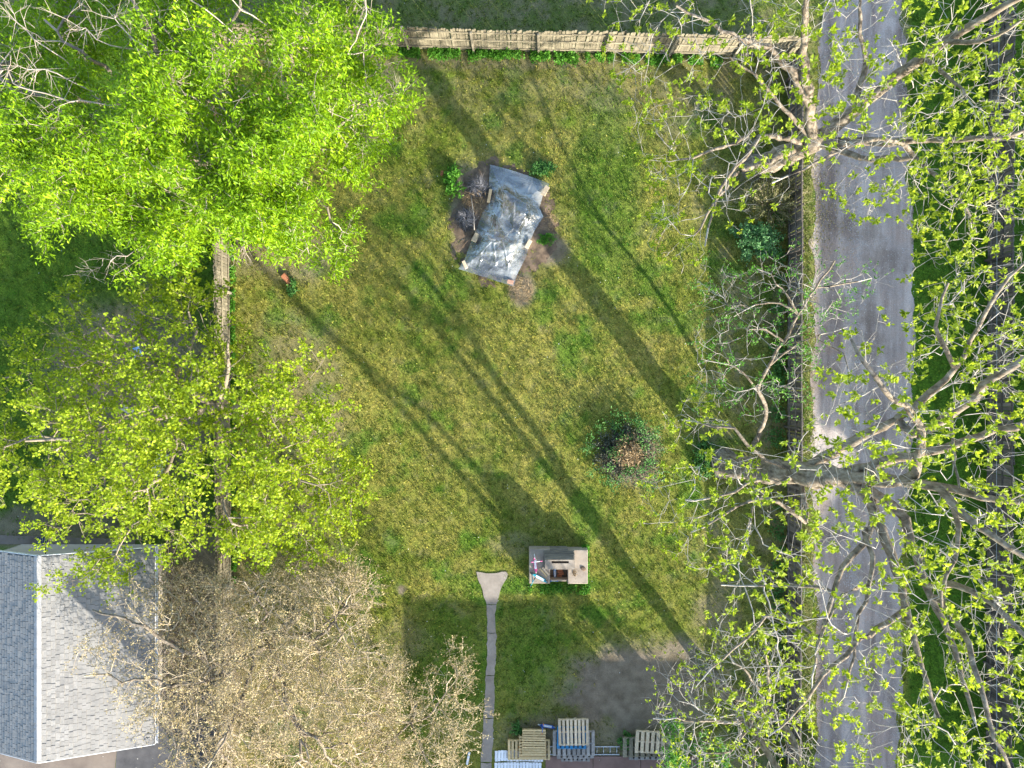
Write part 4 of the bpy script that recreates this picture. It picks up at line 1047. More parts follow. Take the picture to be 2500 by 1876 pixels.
# ------------------------------------------------------------------ garage
def garage():
    xr, xe, xw = -17.65, -14.0, -21.3
    yn, ys_ = -6.40, -14.09
    ze, zr = 2.2, 3.57
    root = empty('garage', ((-20.7 - 14.62) / 2, (yn + ys_) / 2, 0))
    tag(root, 'garage with light grey shingle gable roof and white gutter beside the tan budding tree', 'garage')
    off = Vector(root.location)
    def add(name, mb, mat, parent=root, sm=False):
        me = mb.mesh(name, mat, sm); me.transform(Matrix.Translation(-off)); return link(name, me, parent)
    wx0, wx1, wy0, wy1 = -20.68, -14.62, ys_ + .4, yn - .38
    zs = lambda x: zr - (zr - ze) * abs(x - xr) / (xe - xr) - .10
    m = MB()
    P = [(wx0, 0), (wx1, 0), (wx1, zs(wx1)), (xr, zr - .10), (wx0, zs(wx0))]
    m.add([(x, wy1, z) for x, z in P] + [(x, wy0, z) for x, z in P], [(0, 1, 2, 3, 4)[::-1], (5, 6, 7, 8, 9), (1, 0, 5, 6)[::-1], (2, 1, 6, 7), (0, 4, 9, 5)])
    add('wall', m, MAT['siding'])
    # lap siding boards on the two walls in view
    k = 0
    z = .05
    while z < 3.3:
        half = min((zr - .12 - z) / (zr - ze) * (xe - xr), wx1 - xr)
        if half > .3:
            M = Matrix.Rotation(R(4), 3, 'X')
            add('siding_board', MB().box((xr, wy1 + .010, z + .09), (2 * half - .02, .012, .185), M), MAT['siding'])
        if z < zs(wx1) - .2:
            add('siding_board', MB().box((wx1 + .010, (wy0 + wy1) / 2, z + .09), (.012, wy1 - wy0 - .02, .185), Matrix.Rotation(R(4), 3, 'Y')), MAT['siding'])
        z += .2
    roof = MB()
    for sx, xx in ((1, xe), (-1, xw)):
        v = [(xr, yn, zr), (xx, yn, ze), (xx, ys_, ze), (xr, ys_, zr), (xr, yn, zr - .09), (xx, yn, ze - .09), (xx, ys_, ze - .09), (xr, ys_, zr - .09)]
        roof.add(v, [(0, 3, 2, 1), (4, 5, 6, 7), (0, 1, 5, 4), (1, 2, 6, 5), (2, 3, 7, 6)])
    rf = add('roof', roof, MAT['shingle_f'])
    # shingles: courses down each slope
    sl = math.atan2(zr - ze, xe - xr); SLn = math.hypot(xe - xr, zr - ze)
    ncourse = 27; ex = SLn / ncourse
    base = []
    for th in (.014, .020, .028):
        base.append(MB().box((0, 0, th / 2), (1, 1, th), bev=.0).mesh('shingle', MAT['shingle']))
    field = MB(); cnt = 0
    cand = []
    for sx in (1, -1):
        for c in range(ncourse):
            y = yn - random.uniform(0, .1)
            first = True
            while y > ys_:
                ln = random.choice((.17, .20, .22, .25, .30)); ln = min(ln, y - ys_)
                if ln < .05: break
                dm = (c + .5) * ex
                x = xr + sx * dm * math.cos(sl); zc = zr - dm * math.sin(sl)
                # tilt: the lower edge of a course lies over the next one
                a = sx * (sl - R(4.0) * 1.0)
                cand.append((sx, c, x, y - ln / 2, zc, ln, a, random.choice((0, 0, 1, 2, 2)), random.random())); y -= ln + .003
    cand.sort(key=lambda t: (t[0] < 0, t[1], -t[3]))
    vis = [t for t in cand if t[0] > 0 and 0 < 1]
    keep = set(id(t) for t in random.sample(vis[:], 0))
    for t_ in cand:
        sx, c, x, y, zc, ln, a, th, rv = t_
        if sx > 0 and cnt < 300:
            link('shingle', base[th], rf, Vector((x, y, zc + .010)) - off, (0, a, 0), (ex * 1.06, ln - .010, 1)); cnt += 1
        else:
            thk = (.014, .020, .028)[th] if sx > 0 else (.026, .030, .034)[th]
            M = Matrix.Rotation(a, 3, 'Y')
            field.box(Vector((x, y, zc + .010 + thk / 2)) - off, (ex * 1.06, ln - .010, thk), M)
    me = field.mesh('shingle', MAT['shingle_f'])
    nf = len(me.polygons); at_ = me.attributes.new('tone', 'FLOAT', 'FACE')
    at_.data.foreach_set('value', np.repeat(RNG.random(nf // 6), 6).astype(np.float32))
    o = link('shingle', me, rf); o['kind'] = 'stuff'
    # ridge caps
    y = yn
    capm = MB()
    for sx in (1, -1):
        capm.add([(0, -.5, .02), (sx * .14, -.5, -.14 * math.tan(sl) + .02), (sx * .14, .5, -.14 * math.tan(sl) + .032), (0, .5, .032)], [(0, 1, 2, 3) if sx > 0 else (3, 2, 1, 0)])
        capm.add([(0, .5, .032), (sx * .14, .5, -.14 * math.tan(sl) + .032), (sx * .14, .5, -.14 * math.tan(sl)), (0, .5, 0)], [(0, 1, 2, 3) if sx > 0 else (3, 2, 1, 0)])
    capme = capm.mesh('ridge_cap', MAT['ridge'])
    while y > ys_ + .1:
        ln = .20
        link('ridge_cap', capme, rf, Vector((xr, y - ln / 2, zr + .022)) - off, (0, 0, PI), (1, ln, 1)); y -= ln
    # trim and gutter
    for yy, nm in ((yn + .012, 1), (ys_ - .012, -1)):
        for sx, xx in ((1, xe), (-1, xw)):
            a = Vector((xr, yy, zr - .04)); b_ = Vector((xx, yy, ze - .04))
            m = MB(); M = Matrix.Rotation(sx * sl, 3, 'Y')
            m.box((a + b_) / 2, ((b_ - a).length, .022, .13), M); add('barge_board', m, MAT['trim'])
    g_ = MB()
    prof = [(0, .0), (0, -.11), (.08, -.11), (.11, -.02), (.105, -.02), (.075, -.10), (.008, -.10), (.008, 0)]
    n = len(prof)
    g_.add([(xe + .015 + x, yn + .02, ze - .02 + z) for x, z in prof] + [(xe + .015 + x, ys_ - .02, ze - .02 + z) for x, z in prof], [(i, (i + 1) % n, n + (i + 1) % n, n + i) for i in range(n)])
    gt = add('gutter', g_, MAT['trim'])
    dp = MB().tube([(xe + .06, ys_ + .25, ze - .13), (wx1 + .06, ys_ + .45, ze - .45), (wx1 + .06, ys_ + .45, .1), (wx1 + .3, ys_ + .4, .06)], .035, 8)
    add('downpipe', dp, MAT['trim'])
    # small vent on the gable wall
    v = MB().box((-18.55, wy1 + .03, 2.45), (.55, .03, .12), bev=.01); add('wall_vent', v, MAT['trim'])
    return root
garage()
# solar lamp on the gable wall
p = at(106, 1320, 2.9)
sl = empty('solar_lamp', (p[0], -6.78, 2.75)); tag(sl, 'small dark solar panel lamp on the shaded gable wall of the garage', 'lamp')
MB().tube([(0, 0, 0), (0, .55, .05), (0, .74, .16)], .02, 8).build('bracket', MAT['black'], sl)
MB().box((0, .80, .20), (.42, .30, .025), Matrix.Rotation(R(-12), 3, 'X'), .006).build('solar_panel', MAT['panel'], sl)
m = MB()
for i in range(5): m.box((-.17 + i * .085, .80, .2145), (.004, .28, .003), Matrix.Rotation(R(-12), 3, 'X'))
m.build('cell_line', MAT['metal'], sl)
MB().box((0, .16, -.06), (.16, .10, .09), bev=.02).build('lamp_head', MAT['black'], sl)

# concrete strip by the garage wall, driveway south of it
def slab_poly(name, pts, z0, z1, mat, parent=None):
    return MB().prism([tuple(at(u, v)[:2]) for u, v in pts][::-1], z0, z1).build(name, mat, parent)
tag(slab_poly('concrete_apron', [(405, 1330), (424, 1330), (424, 1790), (405, 1790)], -.05, .03, MAT['drive']), kind='structure')
tag(slab_poly('driveway', [(-260, 1770), (290, 1770), (270, 2000), (-260, 2000)], -.05, .014, MAT['drive']), kind='structure')
tag(slab_poly('asphalt_pad', [(294, 1700), (520, 1690), (540, 2000), (274, 2000)], -.05, .010, MAT['asphalt']), kind='structure')
tag(slab_poly('gravel_strip', [(-200, 1300), (330, 1318), (330, 1329), (-200, 1329)], -.05, .02, MAT['drive']), kind='structure')

# ------------------------------------------------------------------ houses outside the frame (they cast the shade seen in it)
def house(label, x0, x1, y0, y1, ze, zr, axis='x', ov=.4, wins=(), mat='siding2'):
    root = empty('house', ((x0 + x1) / 2, (y0 + y1) / 2, 0)); tag(root, label, 'house')
    off = Vector(root.location)
    def add(name, mb, mt, par=root):
        me = mb.mesh(name, mt); me.transform(Matrix.Translation(-off)); return link(name, me, par)
    add('wall', MB().box(((x0 + x1) / 2, (y0 + y1) / 2, ze / 2), (x1 - x0, y1 - y0, ze)), MAT[mat])
    a, b, c, d = x0 - ov, x1 + ov, y0 - ov, y1 + ov
    m = MB(); e = .12
    if axis == 'hip':
        k = min(b - a, d - c) / 2
        r1 = (a + k, (c + d) / 2, zr) if b - a > d - c else ((a + b) / 2, c + k, zr); r2 = (b - k, (c + d) / 2, zr) if b - a > d - c else ((a + b) / 2, d - k, zr)
        m.add([(a, c, ze), (b, c, ze), (b, d, ze), (a, d, ze), r1, r2], [(0, 1, 5, 4), (2, 3, 4, 5), (1, 2, 5), (3, 0, 4)] if b - a > d - c else [(0, 1, 4), (1, 2, 5, 4), (2, 3, 5), (3, 0, 4, 5)])
    elif axis == 'x':
        ym = (c + d) / 2
        m.add([(a, c, ze), (b, c, ze), (b, d, ze), (a, d, ze), (a, ym, zr), (b, ym, zr)], [(0, 1, 5, 4), (2, 3, 4, 5), (1, 2, 5), (3, 0, 4)])
    else:
        xm = (a + b) / 2
        m.add([(a, c, ze), (b, c, ze), (b, d, ze), (a, d, ze), (xm, c, zr), (xm, d, zr)], [(1, 2, 5, 4), (3, 0, 4, 5), (0, 1, 4), (2, 3, 5)])
    m.add([(a, c, ze - e), (b, c, ze - e), (b, d, ze - e), (a, d, ze - e), (a, c, ze), (b, c, ze), (b, d, ze), (a, d, ze)], [(3, 2, 1, 0), (0, 1, 5, 4), (1, 2, 6, 5), (2, 3, 7, 6), (3, 0, 4, 7)])
    add('roof', m, MAT['shingle_f'])
    for wx, wy, wz, ax in wins:
        sz = (1.0, .06, 1.2) if ax == 'x' else (.06, 1.0, 1.2)
        w_ = add('window', MB().box((wx, wy, wz), sz, bev=.01), MAT['trim'])
        sz2 = (.84, .08, 1.04) if ax == 'x' else (.08, .84, 1.04)
        add('pane', MB().box((wx, wy, wz), sz2), MAT['glass'], w_)
    return root
hx0, hx1 = at(1487, 0)[0], at(1845, 0)[0]; hy = at(0, 2090)[1]
house('pale house just below the picture edge that shades the end of the path', hx0, hx1, hy - 9, hy, 4.1, 4.6, 'hip', .1, [(hx0 + 1.5, hy, 1.6, 'x'), (hx0 + 4.2, hy, 1.6, 'x')])
house('lower wing of the house below the picture edge on the alley side', hx1 + .02, hx1 + 7, hy - 8, hy - .5, 3.3, 3.8, 'hip', .1, [(hx1 + 2, hy - .5, 1.6, 'x')])
rx = 25.5
house('two storey neighbour house right of the picture shading the upper alley', rx, rx + 9, at(0, 1890)[1], at(0, 790)[1], 5.8, 7.2, 'y', .4, [(rx, at(0, v)[1], z, 'y') for v in (950, 1200, 1500) for z in (1.6, 4.1)])
house('second neighbour house right of the picture shading the lower alley', rx, rx + 9, at(0, 2800)[1], at(0, 2190)[1], 5.8, 7.2, 'y', .4, [(rx, at(0, v)[1], z, 'y') for v in (2200, 2500) for z in (1.6, 4.1)])

# ------------------------------------------------------------------ concrete path with flared head
pr = empty('path', tuple(at(1200, 1640))); tag(pr, kind='structure')
def wob(pts, amp=3.0, n=6):
    out = []
    for i in range(len(pts)):
        a, b = np.array(pts[i], float), np.array(pts[(i + 1) % len(pts)], float)
        L_ = np.linalg.norm(b - a); k = max(1, int(L_ / 9))
        for j in range(k):
            p = a + (b - a) * j / k
            out.append(p + (RNG.normal(0, amp * .35, 2) if j else 0))
    return out
def path_slab(pts, dz=0.0):
    poly = [tuple(at(u, v)[:2] - np.array(pr.location)[:2]) for u, v in wob(pts)]
    MB().prism(poly[::-1], -.05, .030 + dz).build('slab', MAT['path'], pr)
path_slab([(1163, 1396), (1188, 1400), (1236, 1396), (1240, 1402), (1222, 1440), (1212, 1475.2), (1188, 1475.2), (1178, 1440), (1166, 1412)])
path_slab([(1188, 1476.2), (1212, 1476.2), (1208, 1500), (1211, 1544.7), (1190, 1544.7), (1190, 1510)], -.004)
path_slab([(1190, 1545.6), (1211, 1545.6), (1212, 1600), (1207, 1648.7), (1186, 1648.7), (1190, 1600)], .003)
path_slab([(1186, 1649.6), (1207, 1649.6), (1208, 1700), (1205, 1753.2), (1180, 1753.2), (1184, 1700)], -.003)
path_slab([(1180, 1754.2), (1205, 1754.2), (1204, 1800), (1200, 1860), (1174, 1860), (1177, 1800)])
path_slab([(1174, 1862), (1200, 1862), (1202, 1990), (1172, 1990)], .004)
# patio, brown red slabs
pa = empty('patio', tuple(at(1500, 1900))); tag(pa, kind='structure')
for i, (a, b) in enumerate(((1332, 1447), (1448.2, 1563), (1564.2, 1700))):
    poly = [tuple(at(u, v)[:2] - np.array(pa.location)[:2]) for u, v in ((a, 1846), (b, 1846), (b, 2040), (a, 2040))]
    MB().prism(poly[::-1], -.05, .05 + .002 * i).build('slab', MAT['patio'], pa)

# ------------------------------------------------------------------ outdoor fireplace
def fireplace():
    c = at(1364, 1384)
    root = empty('outdoor_fireplace', tuple(c)); tag(root, 'concrete outdoor fireplace with stepped chimney, wide side ledges and open fire pit on the lawn', 'fireplace')
    zt = .58
    def bx(name, u0, v0, u1, v1, z0, z1, mat, bev=.02, zref=None):
        a = at(u0, v0, zt if zref is None else zref); b = at(u1, v1, zt if zref is None else zref)
        m = MB().box(((a[0] + b[0]) / 2 - c[0], (a[1] + b[1]) / 2 - c[1], (z0 + z1) / 2), (abs(b[0] - a[0]), abs(b[1] - a[1]), z1 - z0), bev=bev)
        return m.build(name, mat, root)
    bx('ledge', 1292, 1341, 1343, 1425, 0, zt, MAT['concrete'])
    bx('ledge', 1386.5, 1343, 1435, 1426, 0, zt - .01, MAT['concrete'])
    bx('hearth_back', 1343.3, 1341, 1386.2, 1388, 0, zt - .02, MAT['concrete_d'])
    bx('fire_pit', 1343.3, 1388.3, 1386.2, 1416, 0, .12, MAT['soil'])
    bx('pit_wall', 1343.3, 1416.3, 1386.2, 1421, 0, zt - .06, MAT['concrete'])
    # chimney: stacked stone courses narrowing upward, round an open flue
    def course(u0, v0, u1, v1, z0, z1, i0, mat):
        a = at(u0, v0, .58); b = at(u1, v1, .58)
        x0, x1, y0, y1 = a[0] - c[0], b[0] - c[0], b[1] - c[1], a[1] - c[1]
        fx0, fx1, fy0, fy1 = i0
        m = MB()
        o = [(x0, y0), (x1, y0), (x1, y1), (x0, y1)]; f = [(fx0, fy0), (fx1, fy0), (fx1, fy1), (fx0, fy1)]
        vs = [(x, y, z0) for x, y in o] + [(x, y, z1) for x, y in o] + [(x, y, z0) for x, y in f] + [(x, y, z1) for x, y in f]
        fs = []
        for i in range(4):
            j = (i + 1) % 4
            fs += [(i, j, 4 + j, 4 + i), (4 + i, 4 + j, 12 + j, 12 + i), (12 + i, 12 + j, 8 + j, 8 + i), (8 + i, 8 + j, j, i)]
        m.add(vs, fs); m.build('chimney_course', mat, root)
    fa = at(1347, 1371.5, 1.35); fb = at(1389, 1377, 1.35)
    fl = (fa[0] - c[0], fb[0] - c[0], fb[1] - c[1], fa[1] - c[1])
    u0, u1, v0, v1 = 1326, 1402, 1344, 1386
    z = zt - .015
    for k, (ins, hgt) in enumerate(((0, .13), (1.2, .13), (0.4, .12), (2.0, .13), (3.2, .12), (3.0, .09))):
        course(u0 + ins, v0 + k * 2.6, u1 - ins, v1 - ins * 1.2 - k * .5, z + .003, z + hgt, fl, MAT['concrete_d'] if k < 5 else MAT['concrete']); z += hgt
    return c
fc = fireplace()
# tufts in the flue
# things on it
def scooter(label, loc, rz, s, mats, lean=0.12, drop=False):
    root = empty('kick_scooter', tuple(loc), rz); tag(root, label, 'scooter', 'kick scooters left in the yard')
    root.scale = (s, s, s); root.rotation_euler = (lean, 0, rz)
    dk, st, gp, wh = mats
    m = MB()
    prof = [(-.30, .055), (-.20, .065), (.10, .065), (.20, .045), (.26, .025)]
    poly = [(x, y) for x, y in prof] + [(x, -y) for x, y in prof[::-1]]
    m.prism(poly[::-1], .055, .085); m.build('deck', dk, root)
    MB().box((-.05, 0, .0885), (.36, .085, .004)).build('grip_pad', MAT['whitep'] if dk is not MAT['whitep'] else MAT['grey'], root)
    MB().tube([(.22, 0, .07), (.30, 0, .15), (.26, 0, .40), (.22, 0, .68)], .018, 10).build('stem', st, root, True)
    MB().tube([(.22, -.15, .68), (.22, 0, .69), (.22, .15, .68)], .014, 8).build('handlebar', st, root, True)
    for sy in (-1, 1):
        MB().tube([(.22, sy * .15, .68), (.22, sy * .23, .675)], .022, 8).build('grip', gp, root, True)
    MB().tube([(.30, 0, .15), (.33, .02, .07)], .014, 6).tube([(.30, 0, .15), (.33, -.02, .07)], .014, 6).build('fork', st, root, True)
    for x in (.335, -.34):
        M = Matrix.Rotation(R(90), 3, 'X')
        w_ = MB().lathe([(.030, -.015), (.055, -.018), (.066, -.008), (.066, .008), (.055, .018), (.030, .015)], 16, M, (x, 0, .066)).build('wheel', wh, root, True)
        MB().lathe([(.0, -.014), (.029, -.012), (.029, .012), (0, .014)], 12, M, (x, 0, .066)).build('hub', MAT['whitep'], w_, True)
    MB().box((-.31, 0, .125), (.12, .05, .012), Matrix.Rotation(R(15), 3, 'Y'), .004).build('rear_fender', dk, root)
    return root
scooter('pink and white scooter on the left ledge of the fireplace', at(1306, 1375, .58), R(95), 1.0, (MAT['pink'], MAT['whitep'], MAT['pink'], MAT['whitep']), .10)
scooter('teal scooter with dark grips on the front left corner of the fireplace', at(1316, 1408, .58), R(152), 1.05, (MAT['teal'], MAT['teal'], MAT['black'], MAT['rubber']), -.25)
scooter('small pale blue and white scooter standing in the fire pit', at(1355, 1402, .12), R(-88), .72, (MAT['ltblue'], MAT['whitep'], MAT['blue'], MAT['blue']), .15)
scooter('blue scooter lying on the bare lawn behind the yellow pallet stack', at(1334, 1772, 0), R(170), .95, (MAT['blue'], MAT['blue'], MAT['brick'], MAT['whitep']), .20)
def brick(label, loc, rz, mat, size=(.20, .095, .065), holes=True, tilt=0, cat='brick', name='brick', group=None):
    root = MB(); L_, w, h = size
    if holes:
        # three cored holes: frame of bars
        xs_ = [-L_ / 2, -L_ / 2 + .028, -L_ / 2 + .072, -.022, .022, L_ / 2 - .072, L_ / 2 - .028, L_ / 2]
        for i in (0, 2, 4, 6): root.box(((xs_[i] + xs_[i + 1]) / 2, 0, h / 2), (xs_[i + 1] - xs_[i], w, h))
        for i in (1, 3, 5):
            for sy in (-1, 1): root.box(((xs_[i] + xs_[i + 1]) / 2, sy * (w / 2 - .014), h / 2), (xs_[i + 1] - xs_[i], .028, h - .002))
            root.box(((xs_[i] + xs_[i + 1]) / 2, 0, .008), (xs_[i + 1] - xs_[i], w - .06, .012))
    else: root.box((0, 0, h / 2), size, bev=.006)
    o = root.build(name, mat); o.location = loc; o.rotation_euler = (tilt, 0, rz); tag(o, label, cat, group)
    return o
brick('topmost orange cored brick in the fire pit, nearest the chimney', at(1367, 1394, .12) + (0, 0, 0), R(12), MAT['brick'], tilt=.15)
brick('orange cored brick in the middle of the fire pit', at(1370, 1399.5, .12), R(-4), MAT['brick'], tilt=.1)
brick('orange cored brick lying nearest the front of the fire pit', at(1366, 1405, .12), R(0), MAT['brick'])
o = MB().lathe([(0, .03), (.09, .035), (.12, .02), (.125, 0)], 18).build('pot_lid', MAT['rust'], None, True); o.location = at(1424, 1389, .57); o.scale = (1, .72, 1); o.rotation_euler = (0, 0, R(-35)); tag(o, 'dark oval rusty lid on the right ledge of the fireplace', 'lid')
cl = empty('leaf_litter', tuple(at(1403, 1398, .57))); tag(cl, 'little heap of dry brown leaves on the right ledge beside the pit', 'leaves')
nl = 90
leaf_object('leaves', cl, RNG.normal(0, 1, (nl, 3)) * (.035, .08, .01) + (0, 0, .015), RNG.normal(0, 1, (nl, 3)) * (1, 1, .2), RNG.uniform(.03, .06, nl), RNG.uniform(.02, .04, nl), RNG.random(nl) * .5, MAT['straw'])
def board(name, label, cat, u0, v0, u1, v1, z, w, th, mat, group=None, dz=0.0):
    a = Vector(at(u0, v0, z)); b = Vector(at(u1, v1, z + dz)); d = b - a
    o = MB().box((0, 0, th / 2), (d.length, w, th), bev=.005).build(name, mat); o.location = (a + b) / 2; o.rotation_euler = (0, -math.atan2(dz, d.length), math.atan2(d.y, d.x))
    return tag(o, label, cat, group)
board('board', 'pale plank running diagonally across the left ledge, nearest the chimney', 'board', 1324, 1386, 1340, 1404, .585, .07, .03, MAT['pallet'], 'planks on the fireplace ledge')
board('board', 'pale plank on the left ledge between the teal scooter and the other plank', 'board', 1318, 1388, 1335, 1408, .585, .06, .025, MAT['pallet_y'], 'planks on the fireplace ledge')
shrub('weed_clump', 'tiny green weed sprouting from the chimney slot', 'plant', (1362, 1373), (.10, .03), 1.42, 5, 40, .05, .03, MAT['leaf_weed'], MAT['leaf_weed'])

# ------------------------------------------------------------------ plastic sheet over the garden bed
def soil_bed():
    n = 60
    xs_ = np.linspace(-1, 1, n); A, B = np.meshgrid(xs_, xs_)
    cu, cv = 1225, 545
    UU = cu + A * 140; VV = cv + B * 165
    d = np.hypot(A, B) + (fbm(UU / 25., VV / 25., 4) - .5) * .6
    z = .11 * (1 - sst(.45, 1.0, d)) * (.6 + .8 * fbm(UU / 14., VV / 14., 2)) - .012
    P = np.stack([(UU - 1250) * S, (938 - VV) * S, z], -1).reshape(-1, 3)
    ii = np.arange(n * n).reshape(n, n)
    FF = np.stack([ii[:-1, :-1], ii[1:, :-1], ii[1:, 1:], ii[:-1, 1:]], -1).reshape(-1, 4)
    tag(link('soil_bed', mesh_np('soil_bed', P, FF, MAT['soil'], True)), kind='structure')
soil_bed()
def film():
    Lp = np.array([(1196, 402), (1194, 443), (1191, 499), (1180, 517), (1160, 566), (1149, 593), (1133, 635), (1119, 657)], float)
    Rp = np.array([(1342, 449), (1325, 479), (1317, 508), (1327, 529), (1305, 564), (1296, 586), (1285, 626), (1262, 672), (1254, 700)], float)
    def resample(P, m):
        d = np.r_[0, np.cumsum(np.linalg.norm(np.diff(P, axis=0), axis=1))]; t = np.linspace(0, d[-1], m)
        return np.stack([np.interp(t, d, P[:, 0]), np.interp(t, d, P[:, 1])], 1)
    m, n = 150, 100
    l, r = resample(Lp, m), resample(Rp, m); tt = np.linspace(0, 1, n)
    G = l[:, None] * (1 - tt[None, :, None]) + r[:, None] * tt[None, :, None]
    ed = np.minimum(np.minimum(tt, 1 - tt)[None, :] * 2, 1) * np.ones((m, 1)); te = np.linspace(0, 1, m); ed = np.minimum(ed, np.minimum(te, 1 - te)[:, None] * 2.4)
    # top edge bulges up, bottom edge sags
    G[..., 1] -= (1 - te)[:, None] ** 6 * np.sin(tt * PI)[None] * 3
    u, v = G[..., 0], G[..., 1]
    def ridge(a, b, h, w):
        a, b = np.array(a, float), np.array(b, float); d = b - a; t = np.clip(((u - a[0]) * d[0] + (v - a[1]) * d[1]) / (d @ d), 0, 1)
        q = np.hypot(u - a[0] - t * d[0], v - a[1] - t * d[1]); return h * np.exp(-(q / w) ** 1.3)
    z = .09 + .17 * ed ** .7 * fbm(u / 48. + 3, v / 48., 6, 2) * 1.2
    for a, b, h, w in (((1240, 470), (1285, 500), .16, 13), ((1285, 500), (1320, 500), .14, 16), ((1200, 505), (1245, 600), .15, 9), ((1190, 470), (1235, 465), .10, 12), ((1250, 500), (1262, 570), .16, 18), ((1270, 520), (1325, 530), .18, 18),
                       ((1160, 570), (1250, 598), .10, 8), ((1250, 598), (1300, 590), .10, 8), ((1258, 598), (1245, 690), .06, 10), ((1170, 620), (1230, 610), .08, 16), ((1200, 420), (1330, 455), .09, 16), ((1210, 640), (1270, 610), .08, 10)):
        z = z + ridge(a, b, h, w)
    sd = np.random.default_rng(5); cu_, cv_ = sd.uniform(1130, 1335, 40), sd.uniform(400, 700, 40)
    dd = np.sqrt((u[..., None] - cu_) ** 2 + ((v[..., None] - cv_) * .8) ** 2); ds = np.sort(dd, -1)
    z = z + .16 * np.clip(ed * 1.8 - .15, 0, 1) * np.clip(1 - ds[..., 0] / 42, 0, 1) + .05 * np.exp(-((ds[..., 1] - ds[..., 0]) / 3.0) ** 2) * np.clip(ed * 3, 0, 1)
    wr = 1 - np.abs(2 * fbm(u / 11. + v / 30., v / 26. - u / 60., 1, 3) - 1); z = z + .022 * wr ** 3
    wr2 = 1 - np.abs(2 * fbm(u / 24. - v / 40., v / 9. + u / 30., 7, 3) - 1); z = z + .014 * wr2 ** 3
    z = z * (.10 + .90 * np.clip(ed * 1.8, 0, 1)) + .10
    P = np.stack([(u - 1250) * S * (H - z) / H, (938 - v) * S * (H - z) / H, z], -1).reshape(-1, 3)
    ii = np.arange(m * n).reshape(m, n)
    FF = np.stack([ii[:-1, :-1], ii[1:, :-1], ii[1:, 1:], ii[:-1, 1:]], -1).reshape(-1, 4)
    o = link('plastic_sheet', mesh_np('plastic_sheet', P, FF, MAT['film'], True))
    tag(o, 'crumpled clear plastic sheet spread over the garden bed and weighted with blocks', 'sheet')
film()
G_ = 'wood blocks weighting the plastic sheet'
for lab, u, v, a, sz, mt in (('short pale wood block on the upper right corner of the plastic sheet', 1331, 467, 62, (.42, .20, .09), 'pallet'),
                             ('long dark thin wood block on the upper left edge of the plastic sheet', 1195, 479, 80, (.56, .12, .07), 'wood'),
                             ('pale wood block on the left edge of the plastic sheet, halfway down', 1161, 581, 62, (.38, .22, .09), 'post'),
                             ('narrow pale wood block on the lower left corner of the plastic sheet', 1135, 647, -65, (.34, .13, .08), 'pallet'),
                             ('pale wood block on the right edge of the plastic sheet, below the bulge', 1290, 597, 62, (.38, .16, .09), 'pallet')):
    o = MB().box((0, 0, sz[2] / 2), sz, bev=.008).build('wood_block', MAT[mt]); o.location = at(u, v, .23); o.rotation_euler = (.03, .03, R(a)); tag(o, lab, 'block', G_)
brick('reddish paving brick on the bottom corner of the plastic sheet', at(1246, 689, .15), R(-12), MAT['brick_r'], (.26, .16, .07), False)
brick('lone orange cored brick in the grass left of the garden bed', at(1079, 424), R(84), MAT['brick'])
brick('upper piece of broken orange terracotta block on the lawn', at(698, 678), R(-50), MAT['terracotta'], (.30, .22, .12), False, .2, 'terracotta block', 'broken_block')
brick('lower piece of broken orange terracotta block among the small weeds', at(706, 692), R(-70), MAT['terracotta'], (.32, .18, .10), False, -.15, 'terracotta block', 'broken_block')
def dead_clump(label, c, rad, h, n, mat, L_=.35):
    root = empty('dead_plant', tuple(at(*c))); tag(root, label, 'dead plant')
    az = RNG.uniform(0, 6.283, n); rr = np.sqrt(RNG.random(n)) * rad
    P = np.stack([np.cos(az) * rr, np.sin(az) * rr, h * (1 - (rr / rad) ** 2) * RNG.random(n) ** .6 + .02], 1)
    tang = np.stack([-np.sin(az), np.cos(az), RNG.normal(0, .4, n)], 1) + RNG.normal(0, .6, (n, 3))
    tone = np.clip(.25 + .75 * (P[:, 2] / h) * RNG.random(n) + RNG.normal(0, .12, n), 0, 1)
    o = leaf_object('dry_stems', root, P, tang, RNG.uniform(.6, 1.3, n) * L_, np.full(n, .012), tone, mat, .1)
    return root
dead_clump('grey blue mound of dead stems left of the middle of the plastic sheet', (1140, 538), .42, .40, 1600, MAT['deadstem'])
dead_clump('smaller dark mound of dead stems beside the upper left edge of the plastic sheet', (1168, 462), .42, .30, 1300, MAT['deadstem'])
dead_clump('brown heap of dry straw between the two dead stem mounds', (1165, 500), .65, .12, 900, MAT['straw'])
dead_clump('patch of tan straw on the soil right of the plastic sheet', (1335, 545), .45, .05, 500, MAT['straw'], .2)
dead_clump('patch of tan straw below the bottom corner of the plastic sheet', (1272, 708), .55, .05, 500, MAT['straw'], .2)
o = MB().tube([at(1150, 478, .3), at(1153, 500, .34), at(1157, 530, .36), at(1158, 562, .3)], [.008, .014, .016, .018], 6).build('stick', MAT['twig'], None, True); tag(o, 'long thin stick lying over the dead stems left of the plastic sheet', 'stick')
o = MB().tube([at(1158, 566, .1), at(1140, 590, .12), at(1128, 605, .1)], .01, 6).build('stick', MAT['rust'], None, True); tag(o, 'short dark stick beside the lower left of the garden bed', 'stick')

